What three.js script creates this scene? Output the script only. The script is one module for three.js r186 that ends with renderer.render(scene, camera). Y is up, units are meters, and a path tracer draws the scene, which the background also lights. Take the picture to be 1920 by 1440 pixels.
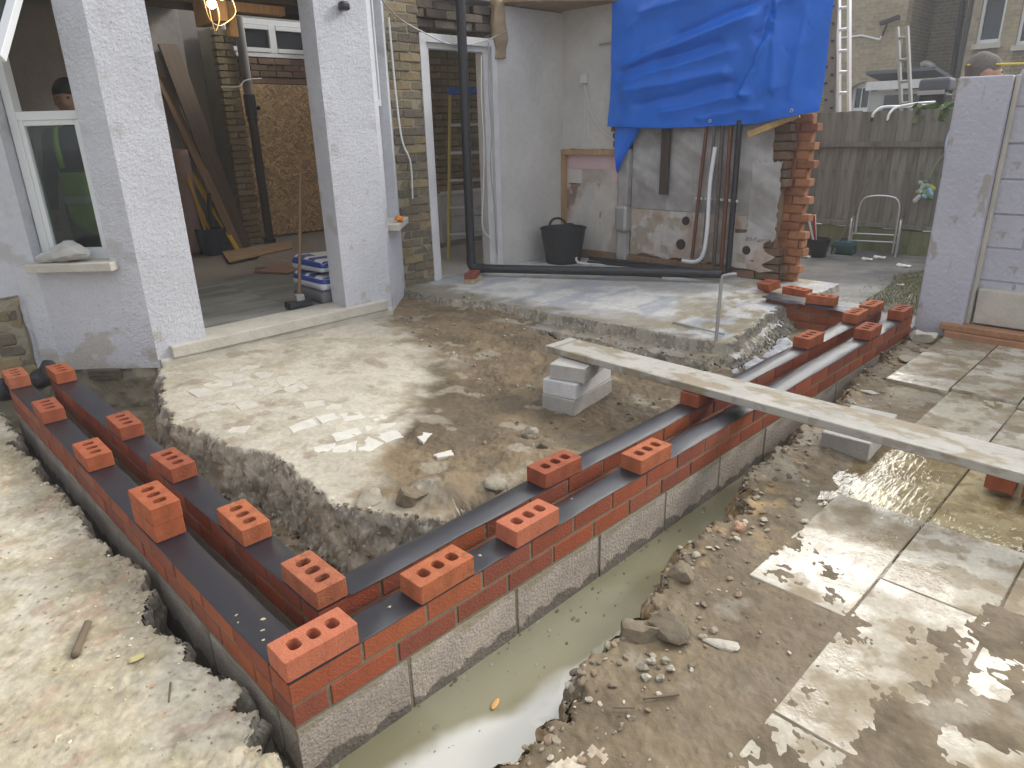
import * as THREE from 'three';
import { RoundedBoxGeometry } from 'three/addons/geometries/RoundedBoxGeometry.js';
import { mergeGeometries, mergeVertices, toCreasedNormals } from 'three/addons/utils/BufferGeometryUtils.js';
import { MarchingCubes } from 'three/addons/objects/MarchingCubes.js';

// ------------------------------------------------------------ camera, sky, sun, exposure
// y = 0 is the top of the new brickwork, x runs along the front wall, -z along the left wall, origin at the outer wall corner
const scene = new THREE.Scene();
const camera = new THREE.PerspectiveCamera(57.99, 4 / 3, 0.05, 300);
camera.position.set(-0.552, 1.317, 1.409);
camera.up.set(0.2602, 0.9381, -0.2285);
camera.lookAt(-0.552 + 0.65574, 1.317 - 0.34537, 1.409 - 0.67136);
const renderer = new THREE.WebGLRenderer({ antialias: true });
renderer.toneMapping = THREE.LinearToneMapping;
renderer.toneMappingExposure = 1.26;
renderer.shadowMap.enabled = true;

const SUN = new THREE.Vector3(0.9, 0.6, 0.42).normalize();
function makeSky() {
  const w = 512, h = 256, d = new Float32Array(w * h * 4), v = new THREE.Vector3(), glow = new THREE.Vector3(0.88, 0.44, -0.2).normalize();
  for (let j = 0; j < h; j++) for (let i = 0; i < w; i++) {
    const lat = ((j + 0.5) / h - 0.5) * Math.PI, lon = ((i + 0.5) / w - 0.5) * 2 * Math.PI;
    v.set(Math.cos(lat) * Math.cos(lon), Math.sin(lat), Math.cos(lat) * Math.sin(lon));
    const e = Math.max(0, v.y), c = v.dot(glow);
    const base = 0.5 + 0.4 * e, g = 1.15 * Math.exp((c - 1) * 2.2) + 1.3 * Math.exp((c - 1) * 9) + 6.5 * Math.exp((c - 1) * 45);
    const cloud = 1 + 0.07 * Math.sin(lon * 3.1 + 2 * Math.sin(lat * 5)) + 0.05 * Math.sin(lon * 7.3 + lat * 9);
    const s = v.y < 0 ? 0.5 : base * cloud, k = (j * w + i) * 4;
    d[k] = s * 0.95 + g * 1.0; d[k + 1] = s * 0.99 + g * 0.98; d[k + 2] = s * 1.07 + g * 0.93; d[k + 3] = 1;
  }
  const t = new THREE.DataTexture(d, w, h, THREE.RGBAFormat, THREE.FloatType);
  t.mapping = THREE.EquirectangularReflectionMapping; t.magFilter = THREE.LinearFilter; t.minFilter = THREE.LinearFilter; t.needsUpdate = true;
  return t;
}
const skyTex = makeSky();
scene.background = skyTex; scene.environment = skyTex;
const sun = new THREE.DirectionalLight(new THREE.Color(1.0, 0.94, 0.86), 1.5);
sun.position.copy(SUN).multiplyScalar(30); sun.target.position.set(2.5, 0, -1);
sun.castShadow = true; sun.shadow.radius = 24; sun.shadow.mapSize.set(2048, 2048);
Object.assign(sun.shadow.camera, { left: -12, right: 12, top: 12, bottom: -12, near: 1, far: 70 });
scene.add(sun, sun.target);

// ------------------------------------------------------------ random numbers and noise
function rngOf(seed) { let s = seed | 0; return () => { s = (s + 0x6d2b79f5) | 0; let t = Math.imul(s ^ (s >>> 15), 1 | s); t = (t + Math.imul(t ^ (t >>> 7), 61 | t)) ^ t; return ((t ^ (t >>> 14)) >>> 0) / 4294967296; }; }
const rnd = rngOf(7), R = (a, b) => a + (b - a) * rnd(), pick = (a) => a[Math.floor(rnd() * a.length)];
const LAT = new Float32Array(65536); { const r = rngOf(99); for (let i = 0; i < 65536; i++) LAT[i] = r(); }
const clamp = (x, a = 0, b = 1) => (x < a ? a : x > b ? b : x), mix = (a, b, t) => a + (b - a) * t;
const ss = (a, b, x) => { const t = clamp((x - a) / (b - a)); return t * t * (3 - 2 * t); };
function vn(x, y) {             // value noise, 0..1, period 256
  const xi = Math.floor(x), yi = Math.floor(y); let fx = x - xi, fy = y - yi; fx = fx * fx * (3 - 2 * fx); fy = fy * fy * (3 - 2 * fy);
  const x0 = xi & 255, x1 = (xi + 1) & 255, y0 = (yi & 255) << 8, y1 = ((yi + 1) & 255) << 8;
  const a = LAT[y0 + x0], b = LAT[y0 + x1], c = LAT[y1 + x0], d = LAT[y1 + x1];
  return a + (b - a) * fx + (c - a + (a - b - c + d) * fx) * fy;
}
function vp(x, y, p) {          // value noise with period p (whole)
  const xi = Math.floor(x), yi = Math.floor(y); let fx = x - xi, fy = y - yi; fx = fx * fx * (3 - 2 * fx); fy = fy * fy * (3 - 2 * fy);
  const m = (n) => ((n % p) + p) % p, x0 = m(xi), x1 = m(xi + 1), y0 = m(yi) << 8, y1 = m(yi + 1) << 8;
  const a = LAT[y0 + x0], b = LAT[y0 + x1], c = LAT[y1 + x0], d = LAT[y1 + x1];
  return a + (b - a) * fx + (c - a + (a - b - c + d) * fx) * fy;
}
const fb = (x, y, o = 4) => { let s = 0, a = 0.5, n = 0; for (let i = 0; i < o; i++) { s += a * vn(x, y); n += a; a *= 0.5; x = x * 2.03 + 17.3; y = y * 2.03 + 5.1; } return s / n; };
const fp = (x, y, p, o = 4) => { let s = 0, a = 0.5, n = 0; for (let i = 0; i < o; i++) { s += a * vp(x, y, p); n += a; a *= 0.5; x *= 2; y *= 2; p = Math.min(256, p * 2); } return s / n; };
const n3 = (x, y, z) => { const k = Math.floor(z), f = z - k, t = f * f * (3 - 2 * f); return mix(vn(x + k * 37.17, y + k * 11.3), vn(x + (k + 1) * 37.17, y + (k + 1) * 11.3), t); };
function cell(x, y) {           // distance to nearest scattered point and its id
  const xi = Math.floor(x), yi = Math.floor(y); let best = 9, id = 0;
  for (let j = -1; j < 2; j++) for (let i = -1; i < 2; i++) {
    const a = ((yi + j) & 255) * 256 + ((xi + i) & 255), px = xi + i + LAT[a], py = yi + j + LAT[(a * 7 + 13) & 65535], dd = (px - x) ** 2 + (py - y) ** 2;
    if (dd < best) { best = dd; id = LAT[(a * 13 + 29) & 65535]; }
  }
  return [Math.sqrt(best), id];
}
const toS = (l) => (l <= 0.0031308 ? l * 12.92 : 1.055 * Math.pow(l, 1 / 2.4) - 0.055);
function tex(w, h, fn, srgb = true, wrap = THREE.RepeatWrapping) {   // fn(u, v) -> [r, g, b] linear (colour) or plain value
  const d = new Uint8Array(w * h * 4);
  for (let j = 0; j < h; j++) for (let i = 0; i < w; i++) {
    const c = fn((i + 0.5) / w, (j + 0.5) / h), k = (j * w + i) * 4;
    if (srgb) { d[k] = toS(clamp(c[0])) * 255; d[k + 1] = toS(clamp(c[1])) * 255; d[k + 2] = toS(clamp(c[2])) * 255; } else d[k] = d[k + 1] = d[k + 2] = clamp(c) * 255;
    d[k + 3] = 255;
  }
  const t = new THREE.DataTexture(d, w, h, THREE.RGBAFormat); t.wrapS = t.wrapT = wrap; t.magFilter = THREE.LinearFilter; t.minFilter = THREE.LinearMipmapLinearFilter; t.generateMipmaps = true;
  if (srgb) t.colorSpace = THREE.SRGBColorSpace; t.needsUpdate = true; return t;
}
const rep = (t, a, b = a) => { const c = t.clone(); c.repeat.set(a, b); c.needsUpdate = true; return c; };
const C3 = (r, g, b) => new THREE.Color().setRGB(r, g, b);
const sc = (a, k) => [a[0] * k, a[1] * k, a[2] * k], mx = (a, b, t) => [mix(a[0], b[0], t), mix(a[1], b[1], t), mix(a[2], b[2], t)];
const S = (o) => new THREE.MeshStandardMaterial({ roughness: 0.8, ...o }), P = (o) => new THREE.MeshPhysicalMaterial({ roughness: 0.8, ...o });

// ------------------------------------------------------------ scene-graph helpers
const used = new Map();
const numbered = (n) => { const k = used.get(n) || 0; used.set(n, k + 1); return k ? n + '_' + String(k).padStart(3, '0') : n; };
const shade = (o) => { o.castShadow = true; o.receiveShadow = true; return o; };
function thing(name, label, category, [x, y, z] = [0, 0, 0], turn = 0, group) {
  const o = new THREE.Group(); o.name = numbered(name); o.position.set(x, y, z); o.rotation.y = turn; o.userData = { label, category }; if (group) o.userData.group = group; scene.add(o); return o;
}
function part(parent, name, geo, mat, pos, label) {
  const m = shade(new THREE.Mesh(geo, mat)); m.name = name; if (pos) m.position.set(...pos); if (label) m.userData.label = label; parent.add(m); return m;
}
function one(name, geo, mat, label, category, pos, group) {
  const m = shade(new THREE.Mesh(geo, mat)); m.name = numbered(name); if (pos) m.position.set(...pos); m.userData = { label, category }; if (group) m.userData.group = group; scene.add(m); return m;
}
function struct(name, geo, mat) { const m = shade(new THREE.Mesh(geo, mat)); m.name = numbered(name); m.userData = { kind: 'structure' }; scene.add(m); return m; }
// uv in metres by the dominant normal
function muv(g, k = 1, ou = 0, ov = 0) {
  if (!g.attributes.normal) g.computeVertexNormals();
  const p = g.attributes.position, n = g.attributes.normal, uv = new Float32Array(p.count * 2);
  for (let i = 0; i < p.count; i++) {
    const ax = Math.abs(n.getX(i)), ay = Math.abs(n.getY(i)), az = Math.abs(n.getZ(i));
    let u, v; if (ay > ax && ay > az) { u = p.getX(i); v = p.getZ(i); } else if (ax > az) { u = p.getZ(i); v = p.getY(i); } else { u = p.getX(i); v = p.getY(i); }
    uv[2 * i] = u * k + ou; uv[2 * i + 1] = v * k + ov;
  }
  g.setAttribute('uv', new THREE.BufferAttribute(uv, 2)); return g;
}
const rbox = (w, h, d, r = 0.003, s = 1) => { const g = new RoundedBoxGeometry(w, h, d, s, Math.min(r, w / 2.1, h / 2.1, d / 2.1)); return muv(g); };
const box = (x0, x1, y0, y1, z0, z1, r = 0.003) => { const g = rbox(x1 - x0, y1 - y0, z1 - z0, r); g.translate((x0 + x1) / 2, (y0 + y1) / 2, (z0 + z1) / 2); return muv(g); };
function tube(pts, r, seg = 24, rs = 8, closed = false, tension = 0.5) { return new THREE.TubeGeometry(new THREE.CatmullRomCurve3(pts.map((p) => new THREE.Vector3(...p)), closed, 'catmullrom', tension), seg, r, rs, closed); }
function bar(a, b, r, rs = 8) { return new THREE.TubeGeometry(new THREE.LineCurve3(new THREE.Vector3(...a), new THREE.Vector3(...b)), 1, r, rs); }
function rod(a, b, r, rs = 10) {      // closed cylinder between two points
  const A = new THREE.Vector3(...a), B = new THREE.Vector3(...b), d = B.clone().sub(A), g = new THREE.CylinderGeometry(r, r, d.length(), rs);
  g.applyQuaternion(new THREE.Quaternion().setFromUnitVectors(new THREE.Vector3(0, 1, 0), d.clone().normalize())); const m = A.add(B).multiplyScalar(0.5); g.translate(m.x, m.y, m.z); return g;
}
function beam(a, b, w, h, up = [0, 1, 0], r = 0.003) {   // board from a to b, w across, h thick along up
  const A = new THREE.Vector3(...a), B = new THREE.Vector3(...b), d = B.clone().sub(A), L = d.length(); d.normalize();
  const side = new THREE.Vector3(...up).cross(d).normalize(), u = d.clone().cross(side), g = rbox(w, h, L, r), m = new THREE.Matrix4().makeBasis(side, u, d); m.setPosition(A.add(B).multiplyScalar(0.5));
  return g.applyMatrix4(m);
}
function jolt(g, amp, f, seed = 0) {   // roughen a geometry by 3-D noise along its normals
  g = mergeVertices((() => { const c = g.clone(); for (const k of Object.keys(c.attributes)) if (k !== 'position') c.deleteAttribute(k); return c; })(), 1e-4); g.computeVertexNormals();
  const p = g.attributes.position, n = g.attributes.normal;
  for (let i = 0; i < p.count; i++) { const x = p.getX(i), y = p.getY(i), z = p.getZ(i), a = amp * ((n3(x * f + seed, y * f, z * f + seed) - 0.5) * 1.6 + (n3(x * f * 3 + seed, y * f * 3, z * f * 3) - 0.5) * 0.6); p.setXYZ(i, x + n.getX(i) * a, y + n.getY(i) * a, z + n.getZ(i) * a); }
  g.computeVertexNormals(); return muv(g);
}
function stone(w, h, d, seed, det = 2) {   // chipped, flat-sided stone
  const r = rngOf(Math.round(seed * 97) + 5), pl = []; for (let i = 0; i < 13; i++) { const a = r() * 6.283, y = r() * 2 - 1, q = Math.sqrt(1 - y * y); pl.push([Math.cos(a) * q, y, Math.sin(a) * q, 0.26 + 0.2 * r()]); }
  const g = new THREE.IcosahedronGeometry(0.5, Math.max(2, det + 1)), p = g.attributes.position; for (let i = 0; i < p.count; i++) { const x = p.getX(i) * 2, y = p.getY(i) * 2, z = p.getZ(i) * 2; let k = 0.56; for (const n of pl) { const c = n[0] * x + n[1] * y + n[2] * z; if (c > 0.05) k = Math.min(k, n[3] / c); } p.setXYZ(i, x * k * w, y * k * h, z * k * d); }
  return toCreased(jolt(g, Math.min(w, h, d) * 0.12, 5 / Math.max(w, h, d), seed));
}
const toCreased = (g) => { const c = toCreasedNormals(g, 0.5); return muv(c); };
function poly(pts, h, bevel = 0.003) {   // flat polygon plate in the xz plane, top at y = 0
  const s = new THREE.Shape(pts.map(([x, z]) => new THREE.Vector2(x, -z))), g = new THREE.ExtrudeGeometry(s, { depth: h, bevelEnabled: bevel > 0, bevelThickness: bevel, bevelSize: bevel, bevelOffset: -bevel, bevelSegments: 1 });
  g.rotateX(-Math.PI / 2); g.translate(0, -h - bevel, 0); return muv(g);
}
function lerpPts(P, t, k = 0, v = 1) { if (t <= P[0][k]) return P[0][v]; for (let i = 1; i < P.length; i++) if (t <= P[i][k]) { const a = P[i - 1], b = P[i]; return mix(a[v], b[v], (t - a[k]) / (b[k] - a[k])); } return P[P.length - 1][v]; }
console.log('helpers');

// ------------------------------------------------------------ shared textures
const grain = tex(512, 512, (u, v) => fp(u * 32, v * 32, 32, 4), false);                  // fine even noise
const gritty = tex(512, 512, (u, v) => { const a = fp(u * 12, v * 12, 12, 6), b = fp(u * 40 + 3, v * 40, 40, 3); return clamp(a * 0.75 + 0.35 * Math.abs(b - 0.5) + 0.05); }, false);
const renderBump = tex(1024, 1024, (u, v) => {                                             // thrown render: ragged diagonal splashes
  const a = fp(u * 30 + v * 30, v * 60 - u * 60, 30, 4), b = fp(u * 90 + 4, v * 90, 90, 3), c = fp(u * 14, v * 14, 14, 4);
  return clamp(a * 0.5 + b * 0.3 + c * 0.25);
}, false);
const renderMap = tex(1024, 2048, (u, v) => {      // 1.8 m wide, 2.7 m high: paint, old patches, and mud splashes on the lowest part
  const a = fp(u * 6, v * 9, 18, 5), b = fp(u * 64, v * 96, 192, 3), d = ss(0.68, 0.8, fp(u * 11 + 3, v * 16, 176, 5)), y = v * 2.7 - 0.15;
  let c = sc([0.55, 0.562, 0.605], 0.9 + 0.2 * a + 0.1 * (b - 0.5)); c = mx(c, [0.33, 0.30, 0.27], d * 0.4);
  const sp = cell(u * 95, v * 142), near = fp(u * 7, v * 10 + 3, 70, 3); if (sp[1] > 0.8 + 0.19 * clamp(y / 0.5 + 1.2 * (near - 0.35)) && sp[0] < 0.1 + 0.25 * near) c = mx(c, [0.3, 0.25, 0.18], 0.55);
  c = mx(c, [0.4, 0.35, 0.27], ss(0.48, 0.62, fp(u * 14, v * 21, 147, 6) - 0.3 * ss(-0.05, 0.45, y)) * 0.6);
  return c;
});
const blockMap = tex(1024, 512, (u, v) => {      // one block face, 0.45 x 0.215 m: grey-brown aggregate, soaked along the water line, mortar smears on top
  const a = fp(u * 6, v * 3, 6, 4), c = cell(u * 110, v * 52), b = fp(u * 160, v * 76, 76, 2), p = c[1] > 0.75 ? 0.78 : 1, n = fp(u * 5, v * 2.0 + 4, 5, 5);
  let k = sc([0.47, 0.405, 0.345], (0.75 + 0.4 * a + 0.4 * (b - 0.5)) * p); k = mx(k, [0.3, 0.255, 0.165], ss(0.88, 0.97, v + 0.22 * (n - 0.5)) * 0.8); return mx(k, sc(k, 0.42), ss(0.3, 0.24, v - 0.55 * (n - 0.42)));
});
const blockBump = tex(512, 512, (u, v) => clamp(0.2 + 0.6 * fp(u * 60, v * 60, 60, 3)), false);
const brickMap = tex(512, 512, (u, v) => { const a = fp(u * 5, v * 5, 5, 4), b = fp(u * 70, v * 70, 70, 3), w = ss(0.68, 0.8, fp(u * 13 + 7, v * 13, 13, 5)); return mx(sc([1, 1, 1], 0.72 + 0.34 * a + 0.22 * (b - 0.5)), [1.0, 0.98, 0.95], w * 0.35); });
const woodMap = tex(512, 512, (u, v) => { const a = fp(u * 40 + 2 * fp(u * 3, v * 3, 3, 2), v * 2, 40, 4), b = fp(u * 5, v * 3, 15, 3); return sc([1, 1, 1], 0.62 + 0.45 * a + 0.25 * (b - 0.5)); });
const plainMap = tex(512, 512, (u, v) => sc([1, 1, 1], 0.8 + 0.22 * fp(u * 5, v * 5, 5, 5) + 0.1 * (fp(u * 60, v * 60, 60, 2) - 0.5)));
const weave = tex(128, 128, (u, v) => 0.5 + 0.25 * Math.sin((u + v) * Math.PI * 32) + 0.25 * Math.sin((u - v) * Math.PI * 32), false);

// ------------------------------------------------------------ the ground: one height function, cut into slabs, trench, mud and yard
const LEFT_EDGE = [[-3.6, -0.09], [-3.12, -0.08], [-2.55, -0.1], [-2.1, -0.075], [-1.74, -0.065], [-1.26, -0.055], [-1.01, -0.05], [-0.75, -0.12], [-0.66, -0.115], [-0.57, -0.065], [-0.33, -0.065], [-0.05, -0.065], [0.09, -0.045], [0.16, -0.02], [0.3, 0.1], [0.5, 0.2], [0.6, 0.5], [3, 0.5]];
const BANK = [[-2, 0.55], [0.0, 0.52], [0.26, 0.45], [0.39, 0.49], [0.54, 0.46], [0.75, 0.385], [0.93, 0.41], [1.12, 0.34], [1.43, 0.31], [1.85, 0.3], [2.18, 0.19], [2.43, 0.21], [3.1, 0.13], [3.76, 0.09], [4.3, 0.04], [5, 0.03]];
const INNER = [[-3.6, 0.82], [-3.1, 0.78], [-2.78, 0.64], [-2.56, 0.57], [-2.21, 0.53], [-1.95, 0.58], [-1.72, 0.6], [-1.58, 0.68], [-1.41, 0.72], [-1.15, 0.67], [-0.87, 0.68], [-0.73, 0.75], [-0.61, 0.81], [-0.5, 0.86], [-0.42, 1.0], [-0.3, 1.15]];
const EXT = [[-4.2, 3.15], [-3.67, 3.14], [-3.19, 3.13], [-2.77, 3.31], [-2.61, 3.35], [-2.31, 3.33], [-1.96, 3.36], [-1.43, 3.43], [-1.16, 3.42], [-0.75, 3.48], [-0.3, 3.5]];
const EXTZ = [[3.3, -0.78], [3.6, -0.72], [4, -0.77], [4.3, -0.84], [4.6, -0.9], [5, -0.88], [6, -0.9]];
const jag = (t, k, a) => a * ((vn(t * 7 + k, k * 3.1) - 0.5) * 1.2 + (vn(t * 23 + k, k * 1.7) - 0.5) * 0.7 + (vn(t * 61, k) - 0.5) * 0.35);
const PUDDLE = -0.1535;
function ground(x, z) {        // -> [height, zone]
  if (x > 4.86 && z < 0.0 && !(z < -0.86 && x < 5.75)) return [-0.1 + 0.012 * (fb(x * 3, z * 3) - 0.5) + 0.008 * (fb(x * 20, z * 20, 2) - 0.5), 'Y'];
  if (x > 0.25 && z < -0.25) {                                   // inside the new walls
    const e = lerpPts(INNER, z) + jag(z, 5, 0.05), d = x - e;
    const lump = fb(x * 9, z * 9, 4) - 0.5, fine = fb(x * 40, z * 40, 3) - 0.5;
    const muddy = ss(-0.1, 0.25, (x - lerpPts([[-3.3, 2.62], [-1.87, 2.15], [-1.35, 1.62], [-1.1, 1.0], [-0.9, 0.85]], z)) + 0.25 * lump);
    const low = 0.1 * ss(1.3, 2.2, x) * ss(-2.9, -1.2, z);
    let top = -0.1 - low + lump * (0.012 + 0.028 * muddy) + fine * (0.004 + 0.009 * muddy) + 0.003 * muddy * (fb(x * 110, z * 110, 2) - 0.5);
    top += 0.05 * muddy * ss(0.55, 0.8, vn(x * 3.1 + 4, z * 3.1)) * ss(2.3, 1.2, x);
    const front = ss(-0.5, -0.36, z + 0.06 * lump + 0.05 * jag(x, 2, 1));           // trench along the front wall
    const bot = -0.37 + 0.03 * (fb(x * 4 + 9, z * 4) - 0.5) + 0.012 * fine;
    let h = mix(bot, top, ss(-0.075 - 0.05 * muddy, 0.012, d + 0.07 * (fb(x * 13 + 4, z * 13, 3) - 0.5)));
    h = mix(h, mix(h, bot, 0.75), front);
    let zone = d > 0.0 ? 'S' : 'B';
    if (d > 0 && front > 0.7) zone = 'B';
    const ex = x - (lerpPts(EXT, z) + jag(z, 8, 0.035)), ez = lerpPts(EXTZ, x) + jag(x, 6, 0.09) - z;
    if (ex > -0.3 && ez > -0.34) {
      const rub = fb(x * 12, z * 12, 4) - 0.5, t1 = ss(-0.012, 0.012, ex), ledge = ss(-0.2, -0.165, ex + rub * 0.05);
      let he = mix(mix(-0.3, -0.125 + rub * 0.04, ledge), -0.04 + 0.006 * lump + 0.003 * fine, t1);
      const t2 = ss(-0.3, -0.0, ez + rub * 0.16);
      he = mix(-0.4, he, t2 * (0.8 + 0.2 * ss(-0.02, 0.0, ez)) + 0.0);
      if (he > h) { h = he; zone = 'E'; }
    }
    if (x > 4.86) { h = Math.max(h, -0.05); zone = 'E'; }
    return [h, zone];
  }
  if (x < 0 || z > 0) {
    const lump = fb(x * 8 + 3, z * 8, 4) - 0.5, fine = fb(x * 45, z * 45, 3) - 0.5;
    const dl = x - (lerpPts(LEFT_EDGE, z) + jag(z, 1, 0.055) + jag(z * 2.7, 4, 0.02));
    const worn = ss(-0.3, 0.0, dl + lump * 0.3);
    const tl = -0.14 + lump * 0.014 + fine * (0.007 + 0.014 * worn) + 0.016 * worn * (fb(x * 18, z * 18, 2) - 0.5) + 0.004 * (fb(x * 120, z * 120, 2) - 0.5);
    const hl = mix(tl, -0.43, ss(-0.014, 0.016, dl));
    const dr = z - (lerpPts(BANK, x) + jag(x, 3, 0.08)), slope = 0.07 + 0.1 * vn(x * 4, 2.2);
    let tr = -0.145 + lump * 0.018 + fine * 0.005 + 0.003 * (fb(x * 110, z * 110, 2) - 0.5);
    const wet = ss(0.75, 0.25, Math.hypot((x - 2.6) / 1.5, (z - 0.85) / 0.7)); tr -= 0.03 * wet;
    tr -= 0.0025 * ss(1.2, 1.6, x) * ss(0.42, 0.6, z);
    tr += 0.03 * ss(0.22, 0.0, Math.abs(dr - 0.03)) * (fb(x * 14, z * 14, 3) - 0.35);
    const hr = mix(-0.43, tr, ss(-slope, 0.0, dr));
    const h = Math.max(hl, hr); return [h, hl > hr ? (hl > -0.4 ? 'L' : 'T') : (hr > -0.39 ? 'R' : 'T')];
  }
  return [-0.43, 'T'];
}
const inHouse = (x, z) => z < -4.0 && x < 5.5 || (z < -3.42 && x > 0.55 + (-3.42 - z) * -0.95 && x > 0.82 - 0.98 * (-3.36 - z) + 0.1 && x < 2.68 + (-3.36 - z) - 0.1);

const T = {};                                                    // colour and roughness maps of the ground zones
function zoneMap(x0, x1, z0, z1, w, h, col) {
  const n = w * h, rough = new Uint8Array(n * 4);
  const map = tex(w, h, (() => { let k = 0; return (u, v) => { const c = col(mix(x0, x1, u), mix(z0, z1, v)); const r = clamp(c[3]) * 255; rough[k] = rough[k + 1] = rough[k + 2] = r; rough[k + 3] = 255; k += 4; return c; }; })(), true, THREE.MirroredRepeatWrapping);
  const rt = new THREE.DataTexture(rough, w, h, THREE.RGBAFormat); rt.wrapS = rt.wrapT = THREE.MirroredRepeatWrapping; rt.magFilter = THREE.LinearFilter; rt.minFilter = THREE.LinearMipmapLinearFilter; rt.generateMipmaps = true; rt.needsUpdate = true;
  for (const t of [map, rt]) { t.repeat.set(1 / (x1 - x0), 1 / (z1 - z0)); t.offset.set(-x0 / (x1 - x0), -z0 / (z1 - z0)); }
  return S({ map, roughnessMap: rt, roughness: 1, bumpMap: rep(gritty, 5.2), bumpScale: 0.0042 });
}
const MUD = [0.15, 0.11, 0.062], MUDW = [0.1, 0.074, 0.041], CON = [0.47, 0.425, 0.335], PALE = [0.58, 0.53, 0.43];
T.L = zoneMap(-1.0, 0.3, -3.5, 0.5, 1024, 2048, (x, z) => {
  const a = fb(x * 2.5 + 1, z * 2.5, 5), b = fb(x * 11, z * 11, 4), f = fb(x * 70, z * 70, 3), g = fb(x * 28 + 5, z * 28, 3);
  const dl = x - lerpPts(LEFT_EDGE, z);
  let c = mx([0.4, 0.35, 0.25], [0.51, 0.465, 0.365], ss(0.35, 0.65, a)); c = mx(c, [0.33, 0.28, 0.165], ss(0.48, 0.7, b) * 0.6);
  c = mx(c, [0.34, 0.22, 0.15], ss(0.63, 0.75, fb(x * 9 + 20, z * 16, 4)) * 0.5);
  const ag = cell(x * 42, z * 42), rough = ss(-0.34, -0.06, dl + 0.3 * (b - 0.5));
  if (ag[1] > 0.55 && ag[0] < 0.12 + 0.3 * b) c = mx(c, ag[1] > 0.85 ? [0.25, 0.235, 0.2] : ag[1] > 0.7 ? [0.4, 0.36, 0.28] : [0.6, 0.56, 0.46], (0.15 + 0.5 * ag[1] * g) * rough);
  const big = cell(x * 15 + 2, z * 15); if (big[1] > 0.8 && big[0] < 0.34) c = mx(c, [0.27, 0.24, 0.18], 0.65 * rough + 0.1);
  c = sc(c, 0.84 + 0.4 * f + 0.45 * (g - 0.5)); return [...c, 0.78 + 0.2 * (b - 0.5)];
});
T.R = zoneMap(0.0, 5.0, -0.1, 1.7, 2048, 1024, (x, z) => {
  const a = fb(x * 2.2 + 7, z * 2.2, 5), b = fb(x * 10 + 3, z * 10, 4), f = fb(x * 60, z * 60, 3), g = fb(x * 24 + 5, z * 24, 3);
  let c = mx(MUD, [0.2, 0.15, 0.086], ss(0.35, 0.65, a)); c = mx(c, MUDW, ss(0.48, 0.7, b) * 0.6);
  c = mx(c, [0.36, 0.24, 0.1], ss(0.6, 0.72, fb(x * 6 + 31, z * 6, 4)) * ss(0.3, 0.0, z - lerpPts(BANK, x)) * 0.8);
  c = mx(c, [0.36, 0.33, 0.26], ss(0.58, 0.7, fb(x * 5 + 51, z * 5, 5)) * 0.4);
  c = sc(c, 0.8 + 0.28 * f + 0.3 * (g - 0.5)); return [...c, 0.72 + 0.4 * (b - 0.5)];
});
T.S = zoneMap(0.3, 5.6, -4.0, -0.3, 2048, 1536, (x, z) => {
  const a = fb(x * 2 + 2, z * 2 + 8, 5), b = fb(x * 9 + 3, z * 9, 4), f = fb(x * 60, z * 60, 3), g = fb(x * 22 + 5, z * 22, 3);
  const edge = x - lerpPts([[-3.6, 2.75], [-3.3, 2.62], [-1.87, 2.15], [-1.35, 1.62], [-1.1, 1.0], [-0.9, 0.85]], z);
  const m = ss(-0.28, 0.1, edge + 0.7 * (a - 0.5) + 0.3 * (b - 0.5));
  let c = mx(CON, PALE, ss(0.3, 0.62, a)); c = mx(c, [0.36, 0.3, 0.2], ss(0.5, 0.7, b) * 0.5); c = mx(c, [0.3, 0.23, 0.17], ss(0.66, 0.74, fb(x * 7 + 77, z * 7, 5)) * 0.6);
  let d = mx(MUD, [0.215, 0.155, 0.085], ss(0.35, 0.65, b)); d = mx(d, MUDW, ss(0.45, 0.7, a) * 0.7); d = mx(d, [0.4, 0.36, 0.28], ss(0.62, 0.72, fb(x * 6, z * 6 + 40, 5)) * 0.5);
  c = mx(c, d, m); c = sc(c, 0.8 + 0.28 * f + 0.25 * (g - 0.5)); return [...c, mix(0.85, 0.68, m) + 0.3 * (b - 0.5)];
});
T.E = zoneMap(3.0, 5.8, -4.1, -0.4, 1024, 1344, (x, z) => {
  const a = fb(x * 2.3 + 12, z * 2.3 + 3, 5), b = fb(x * 8 + 30, z * 8, 4), f = fb(x * 60, z * 60, 3);
  let c = mx([0.42, 0.41, 0.39], [0.6, 0.59, 0.56], ss(0.36, 0.6, a)); c = mx(c, [0.3, 0.33, 0.4], ss(0.55, 0.7, fb(x * 3 + 71, z * 6, 4)) * 0.6);
  const front = ss(-1.9, -1.1, z + 0.9 * (b - 0.5)); c = mx(c, [0.3, 0.25, 0.15], ss(0.42, 0.58, fb(x * 4.4 + 5, z * 6, 5)) * front * 0.9);
  const joint = Math.min(Math.abs((((x * 2.2) % 1) + 1) % 1 - 0.5), Math.abs((((z * 2.2 + 0.3) % 1) + 1) % 1 - 0.5)); c = mx(c, [0.26, 0.24, 0.2], (joint < 0.012 ? 0.5 : 0) * ss(0.4, 0.55, fb(x * 3, z * 3 + 9, 3)));
  const dirt = ss(3.62, 3.35, x + 0.4 * (b - 0.5)); c = mx(c, [0.2, 0.165, 0.11], dirt * 0.8);
  return [...sc(c, 0.82 + 0.3 * f), 0.45 + 0.5 * (b - 0.5) + 0.1 * dirt];
});
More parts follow.
